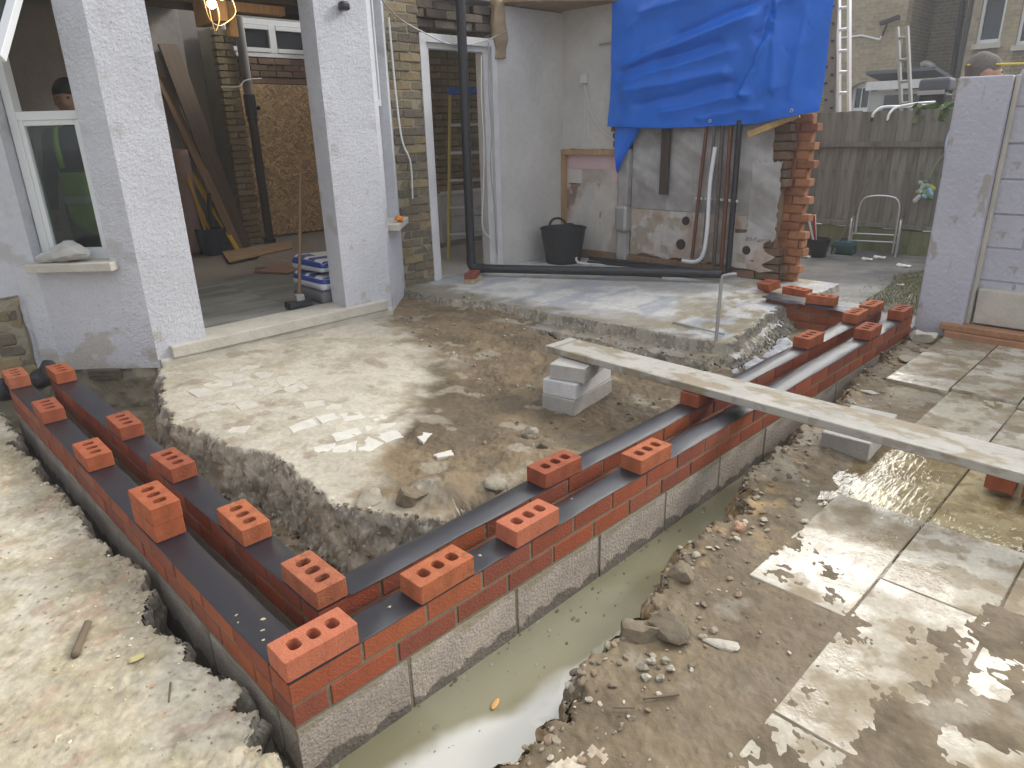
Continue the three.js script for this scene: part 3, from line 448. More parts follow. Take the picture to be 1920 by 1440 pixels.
// ------------------------------------------------------------ paving slabs, crazy paving
{
  const map = tex(1024, 1024, (u, v) => { const a = fp(u * 5, v * 5, 5, 5), b = fp(u * 16 + 3, v * 16, 16, 4), f = fp(u * 90, v * 90, 90, 2), p = cell(u * 34, v * 34); let c = mx([0.43, 0.385, 0.305], [0.56, 0.515, 0.435], ss(0.38, 0.6, a)); c = mx(c, [0.27, 0.21, 0.13], ss(0.48, 0.62, b) * 0.7); c = mx(c, [0.24, 0.185, 0.11], ss(0.55, 0.66, fp(u * 4 + 1, v * 4 + 2, 4, 6)) * 0.75); if (p[1] > 0.9 && p[0] < 0.12 + 0.12 * b) c = mx(c, [0.2, 0.17, 0.13], 0.55); return sc(c, 0.84 + 0.3 * f); });
  const rough = tex(512, 512, (u, v) => 0.2 + 0.5 * ss(0.38, 0.6, fp(u * 6 + 9, v * 6, 6, 5)), false);
  const mats = [1, 0.94, 0.88].map((k) => S({ color: C3(k, k, k * 0.98), map: rep(map, 0.9), roughnessMap: rep(rough, 0.9), roughness: 1, bumpMap: rep(gritty, 2.2), bumpScale: 0.004 }));
  const base = T.Rmesh, rows = [[0.205, 0.525, [3.72, 4.45, 4.93]], [0.53, 0.855, [1.42, 2.21, 3.0, 3.79, 4.57, 4.93]], [0.86, 1.185, [0.13, 0.915, 1.71, 2.22, 3.0, 3.72, 4.5, 4.93]], [1.19, 1.51, [0.5, 1.3, 2.1, 2.9, 3.7, 4.5, 4.93]], [1.515, 1.83, [0.2, 1.0, 1.8, 2.6, 3.4]]];
  for (const [z0, z1, xs] of rows) for (let i = 0; i < xs.length - 1; i++) {
    const w = xs[i + 1] - xs[i] - 0.005, d = z1 - z0 - 0.001, g = new RoundedBoxGeometry(w, 0.05, d, 3, 0.005);
    const far = ss(2.6, 3.8, xs[i]) * 0.022, m = part(base, 'paving_slab', muv(g, 1, R(0, 1), R(0, 1)), pick(mats), [(xs[i] + xs[i + 1]) / 2, -0.1725 + far - 0.015 * ss(0.75, 0.25, Math.abs((xs[i] + xs[i + 1]) / 2 - 2.7) / 1.1) * ss(0.9, 0.4, Math.abs(z0 + 0.16 - 0.8)) + R(-0.0015, 0.0015), (z0 + z1) / 2]);
    m.rotation.set(R(-0.006, 0.006), 0, R(-0.004, 0.004) - (xs[i] > 1.3 && xs[i] < 2 && z0 < 1 ? 0.009 : 0));
  }
  const CRAZY = [[[1.16, -2.87], [1.24, -2.91], [1.29, -2.84], [1.24, -2.76], [1.14, -2.79]], [[1.08, -2.81], [1.14, -2.78], [1.14, -2.59], [1.03, -2.64]], [[1.19, -2.74], [1.26, -2.71], [1.28, -2.63], [1.23, -2.57], [1.17, -2.61]], [[1.24, -2.56], [1.29, -2.53], [1.30, -2.39], [1.20, -2.32], [1.20, -2.41]],
    [[0.88, -2.76], [0.99, -2.78], [1.03, -2.67], [0.99, -2.60], [0.88, -2.68]], [[0.89, -2.58], [1.08, -2.56], [1.07, -2.48], [0.88, -2.50]], [[1.07, -2.46], [1.15, -2.42], [1.15, -2.32], [1.05, -2.29]], [[1.18, -2.33], [1.31, -2.33], [1.30, -2.22], [1.16, -2.21]], [[0.77, -2.74], [0.87, -2.68], [0.88, -2.53], [0.77, -2.56]],
    [[1.08, -1.77], [1.18, -1.75], [1.16, -1.67], [1.06, -1.67]], [[1.19, -1.72], [1.29, -1.66], [1.26, -1.56], [1.16, -1.60]], [[1.28, -1.58], [1.35, -1.54], [1.34, -1.47], [1.26, -1.48]], [[0.92, -1.76], [1.06, -1.77], [1.04, -1.67], [0.90, -1.67]], [[1.03, -1.53], [1.16, -1.50], [1.14, -1.41], [1.07, -1.40], [0.99, -1.42]],
    [[1.20, -1.48], [1.34, -1.39], [1.28, -1.36], [1.16, -1.41]], [[1.17, -1.34], [1.28, -1.31], [1.25, -1.21], [1.15, -1.23]], [[0.87, -1.44], [0.98, -1.40], [0.91, -1.34], [0.86, -1.36]], [[0.94, -1.37], [1.06, -1.34], [0.99, -1.24], [0.91, -1.31]], [[1.01, -1.26], [1.13, -1.35], [1.14, -1.23], [1.01, -1.19]],
    [[1.30, -1.22], [1.36, -1.12], [1.26, -1.07]], [[1.22, -0.94], [1.31, -0.91], [1.28, -0.86], [1.21, -0.90]], [[0.71, -1.99], [0.79, -1.93], [0.73, -1.86], [0.67, -1.93]], [[0.76, -2.45], [0.85, -2.41], [0.83, -2.28], [0.73, -2.28]], [[0.88, -2.31], [0.97, -2.27], [0.95, -2.15], [0.85, -2.18]], [[1.01, -2.77], [0.99, -2.96], [1.10, -2.86], [1.08, -2.75]], [[1.14, -2.02], [1.24, -1.97], [1.21, -1.87], [1.11, -1.93]], [[1.23, -1.91], [1.28, -1.80], [1.22, -1.77], [1.17, -1.82]]];
  const cm = [[0.72, 0.69, 0.61], [0.66, 0.62, 0.53], [0.62, 0.58, 0.5]].map((c) => S({ color: C3(...c), map: rep(plainMap, 4), roughness: 0.75, bumpMap: rep(gritty, 4), bumpScale: 0.003 }));
  CRAZY.forEach((c, i) => {
    const cx = c.reduce((a, p) => a + p[0], 0) / c.length, cz = c.reduce((a, p) => a + p[1], 0) / c.length, ring = [];
    c.forEach((p, k) => { const n = c[(k + 1) % c.length]; for (let t = 0; t < 4; t++) { const x = mix(p[0], n[0], t / 4), z = mix(p[1], n[1], t / 4); ring.push([x + 0.012 * (vn(x * 60, z * 60) - 0.5), z + 0.012 * (vn(x * 60 + 9, z * 60) - 0.5)]); } });
    if (THREE.ShapeUtils.area(ring.map(([x, z]) => new THREE.Vector2(x, -z))) < 0) ring.reverse();
    const hts = c.map(([x, z]) => ground(x, z)[0]), y = Math.max(...hts, ground(cx, cz)[0]) - 0.0005;
    part(T.Smesh, 'crazy_paving_stone', poly(ring, 0.02, 0.002), (i > 8 && i < 21) ? cm[0] : pick(cm.slice(1)), [0, y, 0]);
  });
}
console.log('walls and paving');

// ------------------------------------------------------------ the house: rendered bay, brick, door, rooms behind
const wallMap = rep(renderMap, 0.55, 1 / 2.7); wallMap.offset.set(0.1, 0.15 / 2.7);
const rend = S({ map: wallMap, roughness: 0.88, bumpMap: rep(renderBump, 1.25), bumpScale: 0.011 });
const rendSmooth = S({ map: wallMap, roughness: 0.85, bumpMap: rep(renderBump, 1.7), bumpScale: 0.006 });
const plaster = S({ color: C3(0.6, 0.58, 0.55), map: rep(plainMap, 0.6), roughness: 0.85, bumpMap: rep(grain, 0.8), bumpScale: 0.004 });
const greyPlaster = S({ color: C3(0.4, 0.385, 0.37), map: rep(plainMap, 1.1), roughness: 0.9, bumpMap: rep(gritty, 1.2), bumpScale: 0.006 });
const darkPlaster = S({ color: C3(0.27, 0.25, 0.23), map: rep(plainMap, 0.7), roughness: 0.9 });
const stoneMat = S({ color: C3(0.56, 0.53, 0.46), map: rep(plainMap, 2.1), roughness: 0.85, bumpMap: rep(gritty, 3), bumpScale: 0.006 });
const white = P({ color: C3(0.72, 0.74, 0.75), roughness: 0.32, clearcoat: 0.2 });
const oldWhite = S({ color: C3(0.66, 0.66, 0.66), map: rep(plainMap, 2), roughness: 0.55 });
const glass = P({ color: C3(0.5, 0.57, 0.55), roughness: 0.02, transmission: 1, thickness: 0, ior: 1.5 });
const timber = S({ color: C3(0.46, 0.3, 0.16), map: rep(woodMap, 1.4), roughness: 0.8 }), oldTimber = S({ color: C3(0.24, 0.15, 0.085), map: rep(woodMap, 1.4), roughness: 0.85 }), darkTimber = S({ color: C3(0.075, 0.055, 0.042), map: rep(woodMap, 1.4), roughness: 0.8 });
const black = P({ color: C3(0.02, 0.021, 0.024), roughness: 0.38 }), rubber = S({ color: C3(0.022, 0.023, 0.025), roughness: 0.6, bumpMap: rep(grain, 3), bumpScale: 0.004 });
const steel = S({ color: C3(0.62, 0.63, 0.64), metalness: 0.9, roughness: 0.32 }), galv = S({ color: C3(0.42, 0.42, 0.41), metalness: 0.6, roughness: 0.5 }), copper = S({ color: C3(0.17, 0.075, 0.045), metalness: 0.35, roughness: 0.55 });
const STOCK = [[0.3, 0.235, 0.13], [0.25, 0.19, 0.105], [0.34, 0.27, 0.16], [0.2, 0.165, 0.105], [0.15, 0.125, 0.09]];
const stock = STOCK.map((c) => S({ color: C3(...c), map: rep(brickMap, 3), roughness: 0.9, bumpMap: rep(gritty, 5), bumpScale: 0.008 }));
const orange = [[0.36, 0.155, 0.075], [0.42, 0.19, 0.09], [0.3, 0.12, 0.06]].map((c) => S({ color: C3(...c), map: rep(brickMap, 3), roughness: 0.9, bumpMap: rep(gritty, 5), bumpScale: 0.008 }));
const dusty = [[0.2, 0.12, 0.075], [0.26, 0.165, 0.105], [0.16, 0.105, 0.07]].map((c) => S({ color: C3(...c), map: rep(brickMap, 3), roughness: 0.95, bumpMap: rep(gritty, 5), bumpScale: 0.008 }));
const limeMortar = S({ color: C3(0.3, 0.27, 0.2), map: rep(plainMap, 2.2), roughness: 0.95, bumpMap: rep(gritty, 4), bumpScale: 0.01 });
function vprism(pts, y0, y1, bevel = 0.006) {
  const s = new THREE.Shape(pts.map(([x, z]) => new THREE.Vector2(x, -z)));
  const g = new THREE.ExtrudeGeometry(s, { depth: y1 - y0 - 2 * bevel, bevelEnabled: bevel > 0, bevelThickness: bevel, bevelSize: bevel, bevelOffset: -bevel, bevelSegments: 2 }); g.rotateX(-Math.PI / 2); g.translate(0, y0 + bevel, 0); return muv(g);
}
const r7 = Math.SQRT1_2, cantL = (s, o = 0) => [0.82 - s * r7 + o * r7, -3.3 - s * r7 - o * r7], cantR = (s, o = 0) => [2.68 + s * r7 - o * r7, -3.3 - s * r7 - o * r7];
const house = thing('house', 'lavender-grey rendered house with an opened bay and a doorway', 'house');
part(house, 'corner_pier', vprism([cantL(0.17), cantL(0), [1.15, -3.3], [1.15, -3.52], [0.92, -3.52], cantL(0.17, 0.22)], -0.1, 2.42), rend);
part(house, 'corner_pier', vprism([cantR(0.17), cantR(0), [2.25, -3.3], [2.25, -3.5], [2.59, -3.5], cantR(0.17, 0.22)], -0.1, 2.42), rend);
part(house, 'bay_wall', vprism([cantL(0.1703), cantL(0.6437), cantL(0.6437, 0.22), cantL(0.1703, 0.22)], -0.1, 0.555), rendSmooth);
part(house, 'bay_wall', vprism([cantR(0.1703), cantR(0.6437), cantR(0.6437, 0.22), cantR(0.1703, 0.22)], -0.1, 0.555), rendSmooth);
part(house, 'bay_wall', vprism([cantL(0.644), [0.27, -3.85], [-2.4, -3.85], [-2.4, -4.1], [0.42, -4.1], cantL(0.644, 0.22)], -0.1, 2.42), rendSmooth);
part(house, 'bay_wall', vprism([cantR(0.644), [3.2, -3.82], [3.2, -4.05], cantR(0.644, 0.22)], -0.1, 2.42), rendSmooth);
part(house, 'upper_wall', vprism([[-2.4, -3.85], [0.27, -3.85], [0.82, -3.3], [2.68, -3.3], [3.23, -3.85], [4.65, -3.85], [4.65, -4.2], [-2.4, -4.2]], 2.43, 5.6, 0.01), rend);
part(house, 'roof', box(-2.6, 4.85, 5.61, 5.76, -6.3, -3.1, 0.01), darkPlaster);  // cut short at the back, an added opening to daylight the rear room
// footing below the render, rough and dirty
for (const [a, b] of [[cantL(0), cantL(0.78)], [[-1.2, -3.85], [0.27, -3.85]]]) {
  const L = Math.hypot(a[0] - b[0], a[1] - b[1]), g = jolt(new THREE.BoxGeometry(L, 0.36, 0.16, 40, 20, 4), 0.03, 12, 3), m = part(house, 'footing', g, limeMortar, [(a[0] + b[0]) / 2 + 0.045, -0.285, (a[1] + b[1]) / 2 - 0.075]); m.rotation.y = Math.atan2(-(b[1] - a[1]), b[0] - a[0]);
}
part(house, 'footing', jolt(new THREE.BoxGeometry(1.9, 0.3, 0.16, 80, 14, 4), 0.02, 12, 8), limeMortar, [1.75, -0.31, -3.385]);
{ // air brick in the left cant footing
  const p = cantL(0.36, -0.012), a = part(house, 'air_brick', rbox(0.215, 0.065, 0.03, 0.003), stock[4], [p[0], -0.125, p[1]]); a.rotation.y = Math.PI * 0.75 + Math.PI; for (let i = 0; i < 18; i++) part(a, 'vent_hole', new THREE.CylinderGeometry(0.005, 0.005, 0.004, 6).rotateX(Math.PI / 2), black, [-0.088 + (i % 9) * 0.022, i < 9 ? 0.014 : -0.014, 0.016]);
}
{ // door step: concrete sill on a course of old brick
  part(house, 'door_sill', jolt(new RoundedBoxGeometry(1.72, 0.085, 0.3, 5, 0.012), 0.006, 9, 5), stoneMat, [1.76, -0.006, -3.405]);
  part(house, 'step_face', muv(jolt(new THREE.BoxGeometry(1.84, 0.075, 0.05, 60, 5, 3), 0.012, 12, 2)), stoneMat, [1.75, -0.082, -3.3]);
  let x = 0.84; while (x < 2.6) { const l = R(0.16, 0.225); part(house, 'brick', jolt(new RoundedBoxGeometry(l, 0.06, 0.1, 3, 0.008), 0.006, 20, x), pick(stock), [x + l / 2, -0.148 + R(-0.004, 0.004), -3.31 + R(-0.012, 0.012)]); x += l + 0.012; }
}
// windows of the cants
function sash(side) {
  const c = side < 0 ? cantL : cantR, p = c(0.405, 0.12), w = thing('bay_window', side < 0 ? 'white casement window with open top light, left side of the bay' : 'white casement window beside the small stone sill, right side of the bay', 'window', [p[0], 0.6, p[1]], side < 0 ? -Math.PI / 4 : Math.PI / 4, 'bay windows');
  const W = 0.462, H = 1.83, f = 0.05;
  part(w, 'frame', mergeGeometries([box(-W / 2, -W / 2 + f, 0, H, -0.035, 0.035), box(W / 2 - f, W / 2, 0, H, -0.035, 0.035), box(-W / 2 + f, W / 2 - f, 0, f, -0.034, 0.034), box(-W / 2 + f, W / 2 - f, H - f, H, -0.034, 0.034), box(-W / 2 + f, W / 2 - f, 0.835, 0.885, -0.034, 0.034)]), white);
  part(w, 'sash_frame', mergeGeometries([box(-W / 2 + f, -W / 2 + f + 0.03, f, 0.835, -0.02, 0.028), box(W / 2 - f - 0.03, W / 2 - f, f, 0.835, -0.02, 0.028), box(-W / 2 + f + 0.03, W / 2 - f - 0.03, f, f + 0.03, -0.02, 0.027), box(-W / 2 + f + 0.03, W / 2 - f - 0.03, 0.805, 0.835, -0.02, 0.027)]), white);
  part(w, 'pane', rbox(W - 2 * f - 0.05, 0.72, 0.006, 0.001), glass, [0, 0.44, 0.002]);
  const t = part(w, 'top_light', mergeGeometries([box(-W / 2 + 0.03, -W / 2 + 0.08, -0.86, 0, -0.02, 0.025), box(W / 2 - 0.08, W / 2 - 0.03, -0.86, 0, -0.02, 0.025), box(-W / 2 + 0.08, W / 2 - 0.08, -0.05, -0.001, -0.02, 0.024), box(-W / 2 + 0.08, W / 2 - 0.08, -0.86, -0.81, -0.02, 0.024)]), white, [0, H - 0.05, 0.04]); t.rotation.x = side < 0 ? -0.68 : 0; part(t, 'pane', rbox(W - 0.15, 0.78, 0.006, 0.001), glass, [0, -0.43, 0]);
  const sp = c(0.385, -0.03), sill = part(house, 'window_sill', jolt(new RoundedBoxGeometry(0.53, 0.055, 0.22, 4, 0.008), 0.005, 14, side), stoneMat, [sp[0] + (side < 0 ? 0.035 : -0.035), 0.585, sp[1] - 0.035]); sill.rotation.y = side < 0 ? -Math.PI / 4 : Math.PI / 4;
}
sash(-1); sash(1);
{
  const p = cantL(0.42, -0.02); const l = one('mortar_lump', stone(0.34, 0.17, 0.19, 4.3, 4), S({ color: C3(0.5, 0.49, 0.47), roughness: 0.95, map: rep(plainMap, 3) }), 'lump of old concrete lying on the bay window sill', 'rubble', [p[0], 0.672, p[1]]); l.rotation.y = -0.8; l.rotation.z = 0.12;
  const q = cantR(0.26, -0.07); one('orange_rag', jolt(new THREE.IcosahedronGeometry(0.5, 3).scale(0.09, 0.06, 0.07), 0.03, 20, 2), S({ color: C3(0.62, 0.2, 0.04), roughness: 0.9 }), 'small orange scrap on the right bay sill', 'rag', [q[0], 0.64, q[1]]);
}
// bare stock-brick patch at the far left, and the brick jamb right of the bay
function stockWall(parent, axis, from, to, face, depth, y0, n, mats, out = 0.012, ragged = 0) {
  for (let i = 0; i < n; i++) { let s = from - (i % 2) * 0.11; while (s < to) { let a = Math.max(s, from), b = Math.min(s + 0.215, to + (ragged ? R(-ragged, ragged) : 0)); if (b - a > 0.03) { const l = b - a, g = keep('st' + axis + l.toFixed(2) + depth, () => jolt(new RoundedBoxGeometry(axis === 'x' ? l : depth, 0.064, axis === 'x' ? depth : l, 3, 0.009), 0.014, 18, l * 31)); const o = R(-out, out); part(parent, 'brick', g, pick(mats), axis === 'x' ? [(a + b) / 2, y0 + i * 0.0745 + 0.032, face - depth / 2 + o] : [face + depth / 2 + o, y0 + i * 0.0745 + 0.032, (a + b) / 2]); } s += 0.226; } }
}
stockWall(house, 'x', 3.22, 3.56, -3.83, 0.1, -0.13, 35, [stock[1], stock[3], stock[3], stock[4], stock[0]], 0.008);
part(house, 'brick_core', box(3.2, 3.55, -0.2, 2.46, -4.05, -3.838), limeMortar);
part(house, 'brick_core', jolt(new THREE.BoxGeometry(0.75, 0.62, 0.06, 50, 40, 3), 0.012, 14, 3), limeMortar, [-0.13, 0.1, -3.853]); stockWall(house, 'x', -0.5, 0.23, -3.815, 0.09, -0.18, 8, stock, 0.006, 0.03);
stockWall(house, 'x', 3.56, 4.66, -3.88, 0.1, 2.17, 3, [darkTimber, stock[4]], 0.03);
part(house, 'cable', tube([[3.235, 2.2, -3.8], [3.25, 1.6, -3.8], [3.27, 1.25, -3.79], [3.32, 1.1, -3.77], [3.34, 0.98, -3.78], [3.345, 0.75, -3.8]], 0.008, 30, 6), white);
part(house, 'cable', tube([[2.9, 2.28, -3.45], [3.3, 2.2, -3.76], [3.55, 2.12, -3.79], [3.9, 2.03, -3.78], [4.3, 2.09, -3.79], [4.6, 2.2, -3.8]], 0.006, 30, 6), galv);
part(house, 'wall_tie', rbox(0.09, 0.012, 0.03, 0.003), galv, [3.44, 0.3, -3.79]).rotation.set(0, 0.3, -0.6);
part(house, 'security_light', jolt(new RoundedBoxGeometry(0.07, 0.06, 0.07, 3, 0.02), 0.003, 9), black, [2.47, 2.15, -3.26]);
// doorway frame
const frame = part(house, 'door_frame', mergeGeometries([box(3.56, 3.63, -0.04, 2.115, -3.86, -3.825), box(3.6, 3.68, -0.04, 2.07, -3.97, -3.862), box(4.41, 4.48, -0.04, 2.115, -3.86, -3.825), box(4.33, 4.42, -0.04, 2.07, -3.97, -3.862), box(3.63, 4.41, 2.045, 2.114, -3.859, -3.826), box(3.68, 4.33, 2.0, 2.068, -3.969, -3.863)]), oldWhite);
part(frame, 'door_latch', rbox(0.02, 0.14, 0.004, 0.001), galv, [4.328, 1.0, -3.9]);
for (const [k, pts] of [[0, [[4.29, 1.97, -3.84], [4.25, 1.6, -3.82], [4.26, 1.2, -3.82], [4.23, 0.75, -3.82], [4.2, 0.4, -3.82], [4.34, 0.25, -3.82]]], [1, [[4.36, 2.08, -3.81], [4.34, 1.7, -3.81], [4.36, 1.3, -3.81], [4.33, 1.0, -3.81], [4.36, 0.6, -3.81], [4.38, 0.1, -3.81]]]]) one('hanging_cable', tube(pts, 0.006, 30, 6), k ? galv : white, k ? 'dark cable hanging down the right door jamb' : 'pale cable looping across the doorway by the right jamb', 'cable', null, 'cables in the doorway');
// interior shell: floors, ceiling, walls
{
  const floorMap = tex(512, 512, (u, v) => { const a = fp(u * 3, v * 14, 42, 5), b = fp(u * 10, v * 10, 10, 4); return sc(mx([0.16, 0.165, 0.155], [0.26, 0.265, 0.25], ss(0.35, 0.65, a)), 0.75 + 0.5 * b); });
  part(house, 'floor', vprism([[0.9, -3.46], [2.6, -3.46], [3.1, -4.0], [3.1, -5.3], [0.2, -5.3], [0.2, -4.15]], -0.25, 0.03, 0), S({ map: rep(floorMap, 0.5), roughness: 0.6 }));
  part(house, 'floor', box(0.2, 7.3, -0.25, 0.02, -8.0, -5.302, 0), S({ color: C3(0.3, 0.26, 0.22), map: rep(plainMap, 0.5), roughness: 0.85 }));
  part(house, 'floor', box(3.102, 7.3, -0.25, -0.03, -5.3, -3.98, 0), S({ color: C3(0.4, 0.38, 0.36), map: rep(plainMap, 0.5), roughness: 0.8 }));
  part(house, 'ceiling', box(-0.1, 7.4, 2.72, 2.8, -6.4, -4.21, 0), darkTimber); part(house, 'ceiling', box(-0.1, 3.0, 2.721, 2.8, -8.1, -6.402, 0), darkTimber);  // unseen gap added over the back right, lets daylight onto the rear wall
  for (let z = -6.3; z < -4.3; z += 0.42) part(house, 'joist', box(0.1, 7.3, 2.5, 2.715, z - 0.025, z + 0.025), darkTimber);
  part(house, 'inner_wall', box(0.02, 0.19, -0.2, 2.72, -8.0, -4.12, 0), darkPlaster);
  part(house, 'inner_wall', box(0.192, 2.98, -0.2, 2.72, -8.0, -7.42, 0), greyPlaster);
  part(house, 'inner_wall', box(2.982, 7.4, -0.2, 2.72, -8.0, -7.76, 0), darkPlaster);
  part(house, 'inner_wall', box(4.95, 7.3, -0.2, 2.72, -5.75, -5.5, 0), limeMortar);
  part(house, 'inner_wall', box(4.953, 5.1, -0.2, 2.72, -7.755, -5.752, 0), plaster);
  part(house, 'inner_wall', box(6.12, 6.35, -0.2, 2.72, -5.495, -3.6, 0), plaster);
  stockWall(house, 'x', 4.96, 5.75, -5.4, 0.1, 0.62, 26, stock.slice(0, 3), 0.006);
  part(house, 'inner_wall', box(5.76, 6.11, -0.2, 2.72, -5.49, -5.36, 0), plaster);
  part(house, 'dado', box(4.96, 5.752, -0.03, 0.6, -5.45, -5.4), oldWhite);
  part(house, 'dado_rail', box(4.96, 5.752, 0.58, 0.62, -5.398, -5.375), white);
  stockWall(house, 'x', 3.27, 3.5, -7.24, 0.1, 0.03, 33, stock.slice(0, 3), 0.008, 0.02);
  part(house, 'pier_core', box(3.28, 3.49, 0, 2.5, -7.7, -7.35), limeMortar);
  stockWall(house, 'x', 3.75, 4.94, -7.66, 0.1, 2.02, 3, dusty, 0.015);
  part(house, 'window_head_rail', box(3.72, 4.94, 1.94, 2.0, -7.75, -7.64), oldTimber);
  const w = part(house, 'back_window', mergeGeometries([box(3.6, 4.94, 2.25, 2.3, -7.75, -7.66), box(3.6, 4.94, 2.62, 2.68, -7.75, -7.66), box(3.6, 3.66, 2.3, 2.62, -7.75, -7.66), box(4.17, 4.26, 2.3, 2.62, -7.75, -7.655), box(4.86, 4.94, 2.3, 2.62, -7.75, -7.66)]), white);
  part(w, 'window_sash', mergeGeometries([box(3.665, 4.165, 2.305, 2.355, -7.72, -7.65), box(3.665, 4.165, 2.565, 2.615, -7.72, -7.65), box(4.265, 4.855, 2.305, 2.355, -7.72, -7.65), box(4.265, 4.855, 2.565, 2.615, -7.72, -7.65)]), white);
  const dark = P({ color: C3(0.03, 0.035, 0.045), roughness: 0.08 }); part(w, 'pane', box(3.67, 4.16, 2.357, 2.563, -7.7, -7.69, 0), dark); part(w, 'pane', box(4.27, 4.85, 2.357, 2.563, -7.7, -7.69, 0), dark);
}
console.log('house');
// ------------------------------------------------------------ things inside the house
{
  const osbT = (() => {
    const c = document.createElement('canvas'); c.width = c.height = 1024; const g = c.getContext('2d'); g.fillStyle = '#b89a72'; g.fillRect(0, 0, 1024, 1024); const r = rngOf(5);
    for (let i = 0; i < 5200; i++) { const l = 20 + 70 * r(), w = 5 + 14 * r(), k = 0.72 + 0.5 * r(); g.save(); g.translate(r() * 1024, r() * 1024); g.rotate((r() - 0.5) * 2.4); g.fillStyle = `rgb(${Math.min(255, 198 * k) | 0},${Math.min(255, 166 * k) | 0},${122 * k | 0})`; g.fillRect(-l / 2, -w / 2, l, w); g.restore(); }
    const t = new THREE.CanvasTexture(c); t.colorSpace = THREE.SRGBColorSpace; t.wrapS = t.wrapT = THREE.RepeatWrapping; return t;
  })();
  const osb = S({ map: rep(osbT, 0.8), roughness: 0.8 });
  one('chipboard_sheet', box(3.5, 4.9, 0.04, 1.93, -7.64, -7.622), osb, 'large flake board sheet standing against the back wall', 'board');
  const p = thing('soil_pipe', 'dark cast-iron waste pipe standing before the flake board', 'pipe', [3.57, 0.02, -7.2]);
  part(p, 'lower_pipe', rod([0, 0, 0], [0, 1.62, 0], 0.052, 16), S({ color: C3(0.045, 0.035, 0.03), roughness: 0.6 })); part(p, 'coupling', mergeGeometries([rod([0, 1.52, 0], [0, 1.76, 0], 0.068, 16), rod([0, 1.6, 0], [0.1, 1.62, 0.02], 0.03, 10), rod([0, 1.46, 0], [0, 1.5, 0], 0.064, 16)]), black); part(p, 'upper_pipe', rod([0, 1.76, 0], [0, 2.6, 0], 0.055, 16), S({ color: C3(0.2, 0.19, 0.18), roughness: 0.6 })); part(p, 'shoe', rod([0, 0, 0], [0, 0.05, 0], 0.075, 14), black);
  one('cable_tie', tube([[3.2, 1.85, -7.1], [3.4, 1.86, -7.08], [3.5, 1.93, -7.1], [3.72, 1.96, -7.12]], 0.007, 20, 6), oldWhite, 'pale cord tied round the waste pipe', 'cord');
  const lean = (n, a, b, w, t, m, l) => one(n, beam(a, b, w, t, [0.4, 0, 1], 0.003), m, l, 'board', null, 'boards leaning by the brick pier');
  lean('leaning_board', [3.12, 0.02, -7.0], [2.78, 2.3, -7.36], 0.26, 0.025, S({ color: C3(0.115, 0.075, 0.045), map: rep(woodMap, 1), roughness: 0.7 }), 'wide dark brown board leaning next to the brick pier');
  lean('leaning_board', [3.0, 0.02, -6.86], [2.62, 1.95, -7.34], 0.13, 0.04, oldTimber, 'narrower rough timber leaning left of the brown board');
  lean('leaning_board', [2.97, 0.02, -6.8], [2.72, 0.95, -7.2], 0.06, 0.025, S({ color: C3(0.62, 0.4, 0.02), roughness: 0.45 }), 'yellow spirit level leaning against the boards');
  one('insulation_roll', jolt(new THREE.CylinderGeometry(0.13, 0.14, 1.15, 24, 12), 0.015, 8, 2), S({ color: C3(0.36, 0.25, 0.235), map: rep(plainMap, 1), roughness: 0.9 }), 'dull pink roll of material standing on end in the corner', 'roll', [2.58, 0.62, -7.14]);
  { const v = thing('tool_bucket', 'dark blue bucket with tools beside the pink roll', 'bucket', [2.72, 0.02, -6.9]); part(v, 'bucket_body', new THREE.LatheGeometry([[0.0, 0], [0.13, 0], [0.17, 0.3], [0.16, 0.3], [0.12, 0.02], [0, 0.02]].map((a) => new THREE.Vector2(...a)), 20), S({ color: C3(0.03, 0.04, 0.07), roughness: 0.5 })); for (let i = 0; i < 4; i++) part(v, 'tool_handle', rod([R(-0.06, 0.06), 0.05, R(-0.06, 0.06)], [R(-0.15, 0.15), R(0.5, 0.95), R(-0.1, 0.1)], 0.016, 8), pick([black, S({ color: C3(0.5, 0.3, 0.02) }), darkTimber])); }
  one('floor_board_sheet', poly([[2.55, -5.5], [3.1, -6.5], [3.9, -6.9], [3.5, -5.9], [3.1, -5.2]], 0.015, 0.001), S({ color: C3(0.3, 0.24, 0.18), map: rep(woodMap, 0.8), roughness: 0.8 }), 'dull brown sheet lying on the floor inside', 'board', [0, 0.045, 0], 'boards on the floor inside');
  one('floor_board_sheet', poly([[2.5, -6.0], [2.75, -6.75], [3.7, -6.85], [3.4, -6.3]], 0.012, 0.001), timber, 'lighter timber sheet on the floor below the leaning boards', 'board', [0, 0.062, 0], 'boards on the floor inside');
  one('floor_board_sheet', poly([[2.62, -4.95], [2.45, -5.3], [3.1, -5.6], [3.4, -5.2]], 0.014, 0.001), S({ color: C3(0.36, 0.2, 0.13), map: rep(woodMap, 0.8), roughness: 0.8 }), 'reddish board on the floor near the cement bags', 'board', [0, 0.05, 0], 'boards on the floor inside');
  { const b = thing('floor_scraper', 'long-handled floor scraper leaning on the door jamb', 'scraper', [2.02, 0.04, -3.6]); part(b, 'handle', rod([0, 0.07, 0], [0.2, 1.0, -0.1], 0.013, 10), oldTimber); part(b, 'handle_grip', rod([0.13, 0.98, -0.1], [0.25, 1.0, -0.1], 0.012, 8), oldTimber); part(b, 'blade', rbox(0.2, 0.05, 0.09, 0.004), rubber, [-0.01, 0.025, 0]); part(b, 'socket', jolt(new RoundedBoxGeometry(0.07, 0.06, 0.06, 3, 0.01), 0.004, 9), galv, [0.0, 0.07, 0]); }
